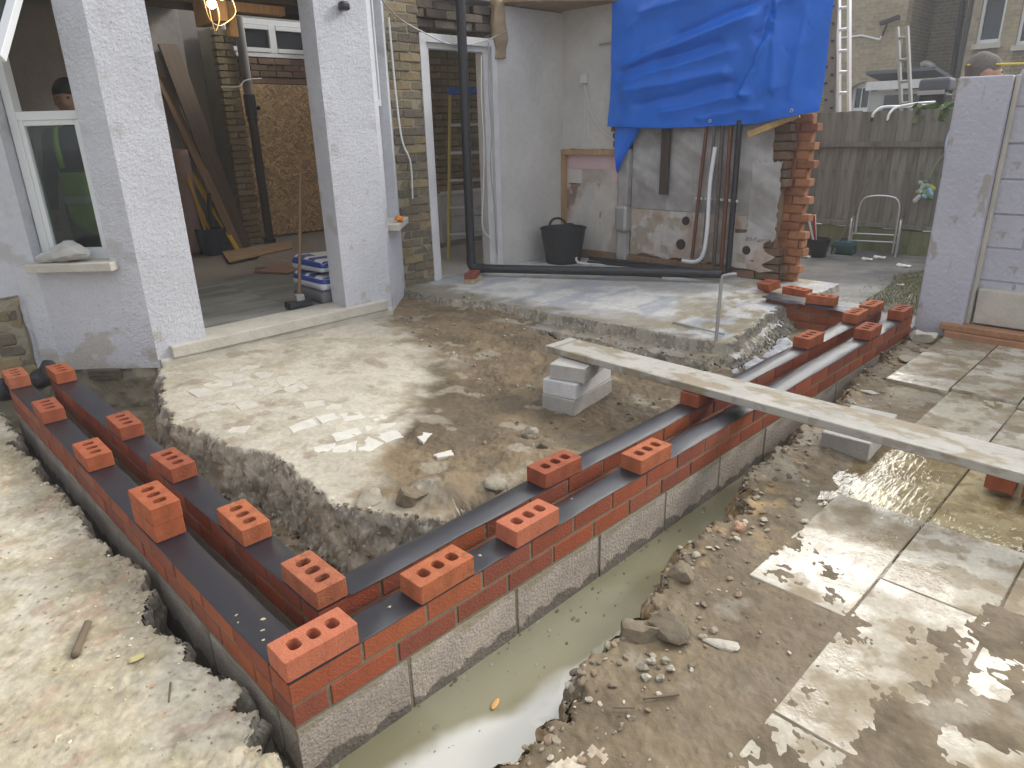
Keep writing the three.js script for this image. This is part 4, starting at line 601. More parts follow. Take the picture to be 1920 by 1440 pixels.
  const bagMat = S({ color: C3(0.68, 0.7, 0.74), map: rep(tex(256, 256, (u, v) => { const blue = (v > 0.55 && v < 0.85 && u > 0.25 && u < 0.75) || (v < 0.25); return blue ? [0.04, 0.09, 0.42] : sc([1, 1, 1], 0.85 + 0.2 * fp(u * 9, v * 9, 9, 3)); }), 3.1, 2.6), roughness: 0.6 });
  [['lowest', 0.0, 0.1, -0.0], ['middle', 0.02, 0.115, 0.1], ['top', 0.05, 0.11, 0.22]].forEach(([w, o, h, y], i) => one('cement_bag', jolt(new RoundedBoxGeometry(0.42, h, 0.5, 6, 0.045), 0.02, 9, i * 3), i ? bagMat : S({ color: C3(0.16, 0.16, 0.17), roughness: 0.7 }), i ? `white and blue cement bag, ${w} of the stack inside the opening` : 'dark grey bag under the cement bags inside the opening', 'bag', [2.4 + o, 0.085 + y, -3.78 - o], 'bags stacked inside the opening'));
  // work lamp under the ceiling
  const L = thing('work_lamp', 'glowing work lamp cluster hanging under the ceiling', 'lamp', [2.24, 2.34, -4.86]);
  const bulb = S({ color: C3(1, 0.85, 0.6), emissive: C3(1, 0.62, 0.25), emissiveIntensity: 26 });
  part(L, 'bulb', new THREE.SphereGeometry(0.036, 14, 10), bulb, [0, 0, 0]); part(L, 'bulb', new THREE.SphereGeometry(0.034, 14, 10), bulb, [0.1, 0.075, -0.02]);
  part(L, 'lamp_holder', mergeGeometries([rod([0, 0.03, 0], [0.01, 0.11, 0], 0.018), rod([0.1, 0.105, -0.02], [0.1, 0.17, -0.02], 0.018)]), galv); part(L, 'lamp_bracket', rbox(0.26, 0.03, 0.05, 0.004), timber, [0.06, 0.185, -0.02]);
  part(L, 'lamp_cable', tube([[-0.06, 0.06, 0], [-0.05, -0.1, 0.02], [0.02, -0.16, 0.02], [0.12, -0.12, 0], [0.2, -0.04, 0], [0.18, 0.1, -0.02]], 0.0032, 30, 6), S({ color: C3(0.5, 0.4, 0.25) })); part(L, 'lamp_cable', tube([[-0.03, 0.05, 0], [-0.02, -0.12, 0], [0.0, -0.2, 0.0], [0.05, -0.1, 0.0], [0.04, 0.02, 0]], 0.0032, 30, 6), S({ color: C3(0.5, 0.4, 0.25) }));
  const pl = new THREE.PointLight(new THREE.Color(1, 0.76, 0.45), 1.0, 0, 2); pl.position.set(0.05, 0.03, 0.06); pl.castShadow = true; pl.shadow.radius = 2; L.add(pl);
  one('ceiling_prop', mergeGeometries([box(2.5, 3.3, 2.42, 2.5, -5.7, -5.6), box(2.52, 2.62, 2.3, 2.6, -5.9, -5.4), box(2.7, 2.78, 2.2, 2.5, -5.66, -5.58)]), timber, 'rough timber framing fixed below the joists by the lamp', 'timber');
  // stepladder behind the doorway
  const s = thing('stepladder', 'yellow stepladder with blue top standing behind the doorway', 'ladder', [4.72, -0.03, -4.6], -0.75), yl = S({ color: C3(0.42, 0.33, 0.06), roughness: 0.5 });
  for (const k of [-1, 1]) { part(s, 'front_rail', beam([k * 0.25, 0, 0.28], [k * 0.15, 1.72, 0], 0.03, 0.07, [0, 0, 1]), yl); part(s, 'rear_rail', beam([k * 0.27, 0, -0.5], [k * 0.15, 1.7, -0.06], 0.025, 0.04, [0, 0, 1]), yl); }
  for (let i = 1; i < 6; i++) part(s, 'step', rbox(0.5 - i * 0.034, 0.03, 0.09, 0.004), galv, [0, i * 0.28, 0.28 - i * 0.045]);
  part(s, 'top_cap', rbox(0.36, 0.07, 0.16, 0.01), S({ color: C3(0.01, 0.09, 0.42), roughness: 0.45 }), [0, 1.74, -0.03]); part(s, 'rear_brace', bar([-0.25, 0.4, -0.4], [0.25, 0.4, -0.4], 0.012), galv);
}

// ------------------------------------------------------------ remains of the demolished room
{
  const w = thing('broken_room_wall', 'stripped plaster walls of the demolished room with a jagged brick end', 'wall');
  part(w, 'plaster_panel', box(4.485, 5.46, -0.06, 2.41, -3.95, -3.842, 0.002), plaster);
  part(w, 'masonry', box(5.475, 5.57, -0.1, 2.75, -4.1, -1.55), dusty[1]);
  part(w, 'masonry', box(5.575, 5.68, -0.1, 2.75, -4.1, -1.3), orange[2]);
  const rag = (z0, z1, y0, y1, r, t, k) => { const pts = []; const n = 26; for (let i = 0; i < n; i++) pts.push([mix(z0, z1, i / n), y0 + r[0] * (vn(i * 0.8, k) - 0.5)]); for (let i = 0; i < n; i++) pts.push([z1 + r[1] * (vn(i * 0.7, k + 3) - 0.5), mix(y0, y1, i / n)]); for (let i = 0; i < n; i++) pts.push([mix(z1, z0, i / n), y1 + r[2] * (vn(i * 0.8, k + 6) - 0.5)]); for (let i = 0; i < n; i++) pts.push([z0 + r[3] * (vn(i * 0.7, k + 9) - 0.5), mix(y1, y0, i / n)]);
    const g = new THREE.ExtrudeGeometry(new THREE.Shape(pts.map(([a, b]) => new THREE.Vector2(-a, b))), { depth: t, bevelEnabled: true, bevelSize: 0.003, bevelThickness: 0.003, bevelSegments: 1 }); g.rotateY(Math.PI / 2); return muv(g); };
  // ragged sheet in the zy plane, front face towards -x
  const sheet = (name, z0, z1, y0, y1, r, t, k, mat, x) => { const g = rag(z0, z1, y0, y1, r, t, k); g.translate(0, 0, 0); return part(w, name, g, mat, [x - t, 0, 0]); };
  sheet('plaster_panel', -3.855, -3.1, 1.1, 2.45, [0.02, 0.07, 0, 0], 0.025, 3, plaster, 5.474);
  const stain = S({ map: rep(tex(512, 512, (u, v) => { const a = fp(u * 4, v * 4, 4, 5), b = fp(u * 12, v * 12, 12, 4); let c = mx([0.55, 0.52, 0.48], [0.43, 0.37, 0.33], ss(0.45, 0.65, a)); c = mx(c, [0.2, 0.1, 0.075], ss(0.6, 0.66, fp(u * 5 + 9, v * 3, 15, 5)) * 0.75); return sc(c, 0.85 + 0.3 * b); }), 0.9), roughness: 0.85, bumpMap: rep(gritty, 1.3), bumpScale: 0.006 });
  sheet('plaster_panel', -3.855, -3.06, -0.04, 0.74, [0, 0, 0.06, 0], 0.016, 8, stain, 5.474);
  // pink tiles, some gone
  const pink = [[0.62, 0.44, 0.46], [0.66, 0.5, 0.51], [0.58, 0.55, 0.52]].map((c) => P({ color: C3(...c), roughness: 0.3 }));
  for (let i = 0; i < 6; i++) for (let j = 0; j < 2; j++) if (!(j === 0 && i > 1 && i < 5)) part(w, 'wall_tile', rbox(0.01, 0.148, 0.133, 0.002), j ? pink[0] : pick(pink), [5.467, 0.82 + j * 0.151, -3.79 + i * 0.136]);
  sheet('tile_adhesive', -3.86, -3.06, 0.745, 1.05, [0.0, 0, 0, 0], 0.006, 4, stain, 5.475);
  part(w, 'timber_rail', box(5.41, 5.46, 1.04, 1.095, -3.85, -3.06), timber); part(w, 'timber_stud', box(5.41, 5.46, 0.0, 1.038, -3.848, -3.79), timber);
  for (let i = 0; i < 17; i++) part(w, 'brick', jolt(new RoundedBoxGeometry(0.1, 0.065, 0.09 + 0.03 * rnd(), 2, 0.008), 0.008, 20, i), pick(dusty), [5.425 + R(-0.01, 0.01), 1.15 + i * 0.075, -3.075 + R(-0.02, 0.02)]);
  part(w, 'stub_wall', jolt(new THREE.BoxGeometry(0.09, 1.2, 0.12, 5, 50, 6), 0.02, 10, 5), greyPlaster, [5.43, 0.5, -2.985]); part(w, 'pipe_sleeve', jolt(new RoundedBoxGeometry(0.12, 0.27, 0.15, 4, 0.04), 0.012, 9, 2), galv, [5.41, 0.42, -2.985]);
  const panels = S({ map: rep(tex(512, 512, (u, v) => { const a = fp(u * 3, v * 9 + u * 4, 9, 5), b = fp(u * 16, v * 16, 16, 4), s = ss(0.5, 0.75, fp(u * 6, v * 5, 30, 4)); let c = mx([0.33, 0.315, 0.3], [0.45, 0.44, 0.43], ss(0.35, 0.65, a)); c = mx(c, [0.2, 0.18, 0.16], s * 0.6); return sc(c, 0.8 + 0.4 * b); }), 0.8), roughness: 0.85, bumpMap: rep(gritty, 1.1), bumpScale: 0.008 });
  sheet('plaster_panel', -2.915, -2.22, 0.53, 1.75, [0.0, 0, 0, 0], 0.024, 1, panels, 5.474); sheet('plaster_panel', -2.214, -1.47, 0.53, 1.75, [0.0, 0.03, 0, 0], 0.022, 12, panels, 5.474);
  const cream = S({ map: rep(tex(512, 512, (u, v) => { const a = fp(u * 5, v * 5, 5, 5), s = ss(0.5, 0.62, fp(u * 6 + 4, v * 6, 6, 5)), b = fp(u * 24, v * 24, 24, 3); let c = mx([0.52, 0.49, 0.45], [0.46, 0.36, 0.3], ss(0.45, 0.65, a)); c = mx(c, [0.3, 0.22, 0.14], s * 0.6); return sc(c, 0.85 + 0.3 * b); }), 1.2), roughness: 0.8, bumpMap: rep(gritty, 1.6), bumpScale: 0.008 });
  sheet('tiled_panel', -2.915, -1.42, 0.06, 0.522, [0.06, 0.14, 0, 0], 0.018, 20, cream, 5.474);
  for (const [z, y, r] of [[-2.31, 0.21, 0.052], [-2.27, 0.44, 0.042], [-1.62, 0.22, 0.04], [-2.3, 0.03, 0.045]]) part(w, 'pipe_hole', new THREE.CylinderGeometry(r, r, 0.006, 18).rotateZ(Math.PI / 2), S({ color: C3(0.04, 0.035, 0.03), roughness: 0.95 }), [5.4525, y, z]);
  sheet('loose_sheet', -1.62, -1.36, 0.33, 1.0, [0.05, 0.03, 0.04, 0.02], 0.008, 31, panels, 5.44);
  part(w, 'skirting', box(5.4, 5.44, -0.04, 0.05, -3.8, -1.75), oldTimber);
  // cut end of the wall: inner leaf dusty and ragged, outer leaf orange and toothed
  for (let i = 0; i < 19; i++) {
    const y = -0.03 + i * 0.0745, e = -1.3 - 0.12 * ss(0, 6, i) * ss(14, 6, i) + R(-0.05, 0.05) + (i < 4 ? 0.06 : 0);
    let z = -1.75; while (z < e - 0.04) { const l = Math.min(0.215, e - z); part(w, 'brick', jolt(new RoundedBoxGeometry(0.1, 0.064, l, 3, 0.007), 0.008, 20, i + z), pick(dusty), [5.515 + R(-0.012, 0.008), y + 0.032, z + l / 2]); z += l + 0.012; }
    const f = -1.16 + (i % 2 ? 0.014 : -0.014) + R(-0.014, 0.014); z = -1.42 - (i % 2) * 0.1; while (z < f - 0.03) { const l = Math.min(0.215, f - z); part(w, 'brick', jolt(new RoundedBoxGeometry(0.1, 0.064, l, 3, 0.007), 0.007, 20, i * 3 + z), pick(orange), [5.622 + R(-0.008, 0.008), y + 0.032, z + l / 2]); z += l + 0.012; }
  }
  part(w, 'mortar_fill', box(5.585, 5.66, -0.05, 1.36, -1.5, -1.2), orange[0]); part(w, 'mortar_fill', jolt(new THREE.BoxGeometry(0.16, 1.4, 0.3, 8, 60, 14), 0.02, 14, 6), S({ color: C3(0.28, 0.19, 0.12), roughness: 0.95, map: rep(plainMap, 3) }), [5.585, 0.6, -1.52]);
  part(w, 'meter_box', rbox(0.05, 0.09, 0.07, 0.006), oldWhite, [5.42, 1.78, -3.53]); part(w, 'conduit', rod([5.44, 1.74, -3.54], [5.44, 1.1, -3.54], 0.007), oldWhite);
  part(w, 'cable', tube([[5.42, 1.72, -3.52], [5.41, 1.5, -3.45], [5.4, 1.3, -3.3], [5.38, 1.2, -3.12], [5.39, 1.15, -2.98]], 0.005, 24, 6), oldWhite); part(w, 'nail_rail', rod([5.43, 2.08, -3.35], [5.42, 2.09, -3.1], 0.008), galv);
  part(w, 'ceiling_board', poly([[4.5, -3.9], [5.46, -3.9], [5.46, -3.0], [5.1, -3.3], [4.7, -3.62]], 0.03, 0.002), S({ color: C3(0.34, 0.24, 0.15), map: rep(woodMap, 0.7), roughness: 0.9 }), [0, 2.46, 0]);
  part(w, 'broken_plaster', jolt(new THREE.BoxGeometry(0.14, 0.5, 0.06, 6, 20, 4), 0.03, 9, 9), S({ color: C3(0.3, 0.23, 0.14), roughness: 0.95 }), [4.52, 2.2, -3.84]);
}
// pipes left in the room
{
  const soil = thing('black_soil_pipe', 'black plastic soil pipe with an elbow beside the doorway', 'pipe', [0, 0, 0]);
  part(soil, 'upright', rod([3.96, 0.09, -3.74], [3.99, 2.75, -3.76], 0.043, 20), black); part(soil, 'run', rod([3.99, 0.035, -3.68], [5.14, 0.045, -1.68], 0.041, 20), black);
  part(soil, 'elbow', tube([[3.96, 0.16, -3.74], [3.96, 0.08, -3.735], [3.972, 0.042, -3.71], [4.02, 0.036, -3.625]], 0.048, 16, 16), black);
  const sb = 'bricks propping the black soil pipe';
  for (const [y, l, m] of [[-0.037, 'cream-faced brick under the elbow of the black pipe', S({ color: C3(0.45, 0.38, 0.25), map: rep(brickMap, 3), roughness: 0.9 })], [0.0, '', null]]) if (m) { const b = loose(3.76, -0.045, -3.5, 0.5, l, sb, m); b.scale.y = 0.8; } 
  loose(3.755, 0.008, -3.5, 0.62, 'red brick on the cream one below the pipe elbow', sb, wallBricks[3]).scale.y = 0.75;
  const P2 = [['waste pipe rusty brown, leftmost of the wall pipes', [5.39, 0.1, -2.14], [5.4, 1.32, -2.08], 0.016, copper], ['second thin dark wall pipe beside the rusty one', [5.39, 0.08, -2.03], [5.4, 1.32, -2.0], 0.014, S({ color: C3(0.13, 0.11, 0.1), roughness: 0.6 })], ['dark pipe in the middle of the wall pipes', [5.385, 0.05, -1.9], [5.395, 1.33, -1.92], 0.019, S({ color: C3(0.1, 0.085, 0.075), roughness: 0.6 })], ['copper pipe left of the thick black one', [5.385, 0.05, -1.82], [5.395, 1.33, -1.84], 0.02, copper], ['thick black plastic pipe standing at the wall', [5.33, 0.0, -1.72], [5.36, 1.34, -1.74], 0.026, black]];
  for (const [l, a, b, r, m] of P2) { const t = thing('wall_pipe', l, 'pipe', [0, 0, 0], 0, 'pipes on the stripped wall'); part(t, 'pipe_length', rod(a, b, r, 12), m); part(t, 'pipe_clip', rod([a[0] + 0.02, 0.66, mix(a[2], b[2], 0.4) - 0.035], [a[0] + 0.02, 0.66, mix(a[2], b[2], 0.4) + 0.035], 0.013, 8), oldWhite); }
  one('white_waste_pipe', tube([[5.36, 1.12, -1.96], [5.35, 0.8, -1.98], [5.34, 0.4, -1.97], [5.33, 0.16, -1.99], [5.32, 0.085, -2.06], [5.32, 0.08, -2.2]], 0.019, 40, 12), white, 'curved white plastic waste pipe on the stripped wall', 'pipe');
  one('hanging_timber', box(5.385, 5.42, 0.68, 1.34, -2.55, -2.46), darkTimber, 'dark timber upright hanging below the tarpaulin', 'timber');
  one('tarp_batten', beam([5.3, 1.22, -1.62], [5.42, 1.37, -1.25], 0.06, 0.05), S({ color: C3(0.5, 0.33, 0.13), map: rep(woodMap, 1.4), roughness: 0.8 }), 'yellowish timber batten poking out below the tarpaulin', 'timber');
  const fl = [[[5.2, 0.01, -3.25], [5.28, 0.02, -1.75], 0.022, 'dark floor pipe nearest the skirting'], [[5.05, 0.0, -3.15], [5.22, 0.03, -1.7], 0.017, 'grey floor pipe in the middle of the pipe bundle'], [[4.95, -0.01, -3.05], [5.2, 0.0, -1.78], 0.02, 'long dark floor pipe at the edge of the bundle'], [[4.75, -0.015, -2.7], [4.98, -0.02, -2.2], 0.012, 'short thin dark pipe lying on the room floor']];
  for (const [a, b, r, l] of fl) one('floor_pipe', rod(a, b, r, 12), pick([black, galv, rubber]), l, 'pipe', null, 'pipes lying on the room floor');
  one('white_tap_pipe', tube([[4.98, 0.05, -3.25], [4.98, 0.0, -3.22], [5.05, -0.01, -3.0], [5.15, 0.0, -2.7]], 0.012, 20, 8), oldWhite, 'short white pipe with a tap end behind the rubber tub', 'pipe');
  const g = thing('steel_rod', 'bent galvanised conduit standing at the corner of the room floor', 'conduit', [0, 0, 0]);
  part(g, 'upright', tube([[3.5, -0.12, -0.79], [3.52, 0.1, -0.8], [3.545, 0.34, -0.81], [3.55, 0.39, -0.805]], 0.012, 24, 8, false, 0.2), galv); part(g, 'hook', tube([[3.55, 0.385, -0.805], [3.56, 0.4, -0.76], [3.57, 0.405, -0.72]], 0.012, 8, 8), galv); part(g, 'foot', tube([[3.5, -0.115, -0.79], [3.49, -0.12, -0.95], [3.5, -0.11, -1.14], [3.5, -0.07, -1.17]], 0.012, 20, 8, false, 0.1), galv);
  one('thin_rod', rod([3.7, -0.03, -1.25], [3.62, -0.02, -0.8], 0.008, 8), galv, 'thin steel rod lying on the edge of the room floor', 'rod');
  // rubber tub
  const t = thing('rubber_tub', 'black flexible rubber tub with two handles against the white wall', 'tub', [5.06, -0.04, -3.5]);
  part(t, 'tub_body', new THREE.LatheGeometry([[0, 0], [0.165, 0], [0.18, 0.01], [0.235, 0.35], [0.25, 0.362], [0.243, 0.37], [0.228, 0.36], [0.17, 0.02], [0, 0.015]].map((a) => new THREE.Vector2(...a)), 36), rubber);
  for (const a of [2.2, 5.3]) part(t, 'handle', tube([-0.42, -0.3, -0.12, 0.12, 0.3, 0.42].map((d, i) => [Math.cos(a + d) * (0.24 + [0, 0.012, 0.018, 0.018, 0.012, 0][i]), [0.35, 0.4, 0.43, 0.43, 0.4, 0.35][i], Math.sin(a + d) * (0.24 + [0, 0.012, 0.018, 0.018, 0.012, 0][i])]), 0.013, 20, 8), rubber);
}
// blue tarpaulin: creased sheet hung over the wall
{
  const creases = [[-3.1, 1.83, -1.6, 2.17, 0.05, 0.085], [-3.1, 1.8, -1.9, 2.0, 0.04, -0.05], [-3.08, 1.7, -1.75, 1.92, 0.055, 0.06], [-3.05, 1.62, -1.8, 1.74, 0.06, 0.07], [-2.9, 1.5, -1.75, 1.66, 0.05, -0.05], [-2.6, 1.42, -1.6, 1.55, 0.05, 0.06], [-1.75, 1.5, -1.52, 2.0, 0.035, 0.07], [-1.62, 1.9, -1.55, 2.45, 0.04, -0.07], [-1.45, 1.5, -1.5, 2.3, 0.035, 0.05], [-2.9, 2.3, -1.7, 2.4, 0.05, 0.05], [-2.5, 2.05, -1.6, 2.25, 0.03, -0.04], [-1.3, 1.45, -1.25, 2.2, 0.03, 0.03], [-3.0, 2.15, -2.2, 2.6, 0.05, 0.04], [-1.55, 2.15, -1.1, 2.45, 0.035, 0.06], [-2.2, 1.36, -1.5, 1.44, 0.03, 0.03]];
  const nz = 150, ny = 110, pos = [], uv = [], idx = [];
  for (let j = 0; j <= ny; j++) for (let i = 0; i <= nz; i++) {
    const u = i / nz, v = j / ny, z = mix(-3.13, -1.03, u) - 0.03 * v, bottom = lerpPts([[-3.2, 1.33], [-3.03, 1.315], [-2.5, 1.29], [-1.95, 1.3], [-1.6, 1.31], [-1.02, 1.395]], z), y = mix(bottom, 2.78, v);
    let d = 0.075 + 0.02 * Math.sin(u * 9 + v * 4) * (1 - v) + 0.05 * (fb(z * 2.2, y * 2.2, 3) - 0.5) + 0.006 * (fb(z * 9, y * 9, 2) - 0.5);
    for (const [z0, y0, z1, y1, w, a] of creases) { const dx = z1 - z0, dy = y1 - y0, L = dx * dx + dy * dy, t = clamp(((z - z0) * dx + (y - y0) * dy) / L), wob = 0.03 * (vn(t * 6, z0 * 9) - 0.5), e = Math.hypot(z - z0 - t * dx, y - y0 - t * dy + wob); const side = (y - y0 - t * dy + wob) > 0 ? 0.75 : 1.3; d += a * 0.75 * Math.exp(-Math.pow(e / (w * side), 1.15)) * ss(0, 0.12, t) * ss(0, 0.1, 1 - t); }
    d += 0.05 * ss(0.15, 0, v) * (vn(z * 5, 3) - 0.2) + 0.1 * ss(-1.4, -1.05, z) * ss(0.1, 0.6, 1 - v) * 0.4;
    pos.push(5.43 - Math.max(0.005, d), y, z); uv.push(z, y);
    if (i < nz && j < ny) { const a = j * (nz + 1) + i; idx.push(a, a + 1, a + nz + 1, a + 1, a + nz + 2, a + nz + 1); }
  }
  const g = new THREE.BufferGeometry(); g.setAttribute('position', new THREE.Float32BufferAttribute(pos, 3)); g.setAttribute('uv', new THREE.Float32BufferAttribute(uv, 2)); g.setIndex(idx); g.computeVertexNormals();
  const mat = P({ color: C3(0.004, 0.155, 0.74), roughness: 0.3, bumpMap: rep(weave, 6), bumpScale: 0.0012, map: rep(plainMap, 1.2), side: THREE.DoubleSide });
  const t = thing('blue_tarpaulin', 'creased bright blue tarpaulin hanging over the stripped wall', 'tarpaulin'); part(t, 'sheet', g, mat);
  const tail = [], n = 20, m = 8, tp = [], tu = [], ti = []; // torn corner hanging lower
  for (let i = 0; i <= n; i++) for (let k = 0; k <= m; k++) { const v = i / n, u = k / m, z = -3.07 + u * 0.3 * (1 - v * 0.92) + 0.04 * v, y = 1.34 - v * 0.46; tp.push(5.36 - 0.03 * Math.sin(u * 5 + v * 3) - 0.02 * v, y, z); tu.push(z, y); if (i < n && k < m) { const a = i * (m + 1) + k; ti.push(a, a + m + 1, a + 1, a + 1, a + m + 1, a + m + 2); } }
  const tg = new THREE.BufferGeometry(); tg.setAttribute('position', new THREE.Float32BufferAttribute(tp, 3)); tg.setAttribute('uv', new THREE.Float32BufferAttribute(tu, 2)); tg.setIndex(ti); tg.computeVertexNormals(); part(t, 'torn_corner', tg, mat);
  part(t, 'hem', tube(Array.from({ length: 40 }, (_, i) => { const k = (i / 39 * nz | 0) * 3; return [pos[k] - 0.003, pos[k + 1], pos[k + 2]]; }), 0.006, 80, 6), mat);
  for (const z of [-2.02, -1.25]) { const i = Math.round((z + 3.13) / 2.1 * nz) + 3 * (nz + 1); part(t, 'eyelet', new THREE.TorusGeometry(0.012, 0.004, 6, 14).rotateY(Math.PI / 2), steel, [pos[i * 3] - 0.006, pos[i * 3 + 1], pos[i * 3 + 2]]); }
}
console.log('room');

// ------------------------------------------------------------ garden wall, fence, back yard
{
  const w = thing('garden_block_wall', 'lavender painted block garden wall with an end pier', 'wall');
  const paint = S({ color: C3(1, 1, 1), map: rep(tex(512, 512, (u, v) => { const a = fp(u * 4, v * 4, 4, 5), s = ss(0.63, 0.7, fp(u * 9, v * 5, 45, 5)); return mx(sc([0.5, 0.5, 0.565], 0.86 + 0.22 * a), [0.3, 0.26, 0.2], s * 0.6); }), 0.9), roughness: 0.85, bumpMap: rep(grain, 1.4), bumpScale: 0.005 });
  part(w, 'pier', jolt(new RoundedBoxGeometry(0.22, 1.75, 0.3, 8, 0.014), 0.008, 6, 2), paint, [5.06, 0.685, 0.135]);
  for (let j = 0; j < 8; j++) { let z = 0.292 - (j % 2) * 0.0; let k = 0; while (z < 3.2) { const l = k === 0 && j % 2 ? 0.22 : 0.44; part(w, 'wall_block', keep('gb' + l, () => rbox(0.1, 0.214, l - 0.008, 0.006)), paint, [5.115 + R(-0.003, 0.003), -0.18 + j * 0.222 + 0.107, z + l / 2]); z += l; k++; } }
  part(w, 'mortar_core', box(5.075, 5.16, -0.3, 1.57, 0.29, 3.2), paint);
  part(w, 'render_fillet', jolt(new RoundedBoxGeometry(0.05, 1.72, 0.03, 4, 0.01), 0.008, 9, 5), stoneMat, [5.04, 0.7, 0.297]);
  part(w, 'plinth', jolt(new RoundedBoxGeometry(0.1, 0.24, 2.9, 3, 0.01), 0.006, 6, 4), stoneMat, [5.045, 0.09, 1.78]);
  const tb = S({ color: C3(0.42, 0.22, 0.12), map: rep(woodMap, 1.2), roughness: 0.8 });
  one('timber_plank', box(4.86, 4.985, -0.128, -0.085, 0.2, 2.7), tb, 'lower reddish timber plank along the foot of the garden wall', 'plank', null, 'planks at the garden wall'); 
  one('timber_plank', beam([4.96, -0.062, 0.16], [4.97, -0.062, 2.6], 0.13, 0.04), tb, 'upper reddish timber plank along the foot of the garden wall', 'plank', null, 'planks at the garden wall');
  one('rubble_stone', stone(0.26, 0.1, 0.2, 8, 3), stoneMat, 'flat pale stone at the foot of the garden wall pier', 'stone', [4.72, -0.11, 0.12], 'larger stones on the site');
}
{
  const map = tex(512, 512, (u, v) => { const a = fp(u * 30, v * 2, 30, 4), b = fp(u * 6, v * 3, 12, 5), g = ss(0.5, 0.7, fp(u * 5 + 3, v * 2, 10, 4)); return sc(mx([0.21, 0.207, 0.175], [0.15, 0.165, 0.115], g), 0.55 + 0.5 * a + 0.5 * b * 0.8); });
  const fm = [1, 0.86, 1.12, 0.94].map((k) => S({ color: C3(k, k, k), map: rep(map, 1.6), roughness: 0.9 }));
  const f = thing('timber_fence', 'weathered grey timber fence across the back yard', 'fence');
  let z = -5.2, i = 0; while (z < 3) { const b = part(f, 'fence_board', keep('fb' + (i % 3), () => rbox(0.016, 1.24 + 0.005 * (i % 3), 0.145, 0.003)), fm[(i * 7) % 4], [8.02 + (i % 2) * 0.012, 0.78 + R(-0.006, 0.006), z]); b.rotation.set(R(-0.004, 0.004), 0.06, 0); z += 0.132; i++; }
  part(f, 'rail', box(7.965, 8.005, 1.03, 1.085, -5.2, 3), fm[1]); part(f, 'gravel_board', box(7.99, 8.03, -0.14, 0.155, -5.2, 3), S({ color: C3(0.85, 0.95, 0.6), map: rep(map, 1), roughness: 0.95 }));
  part(f, 'rail', box(7.97, 8.005, 0.17, 0.215, -5.2, 3), fm[0]);
}
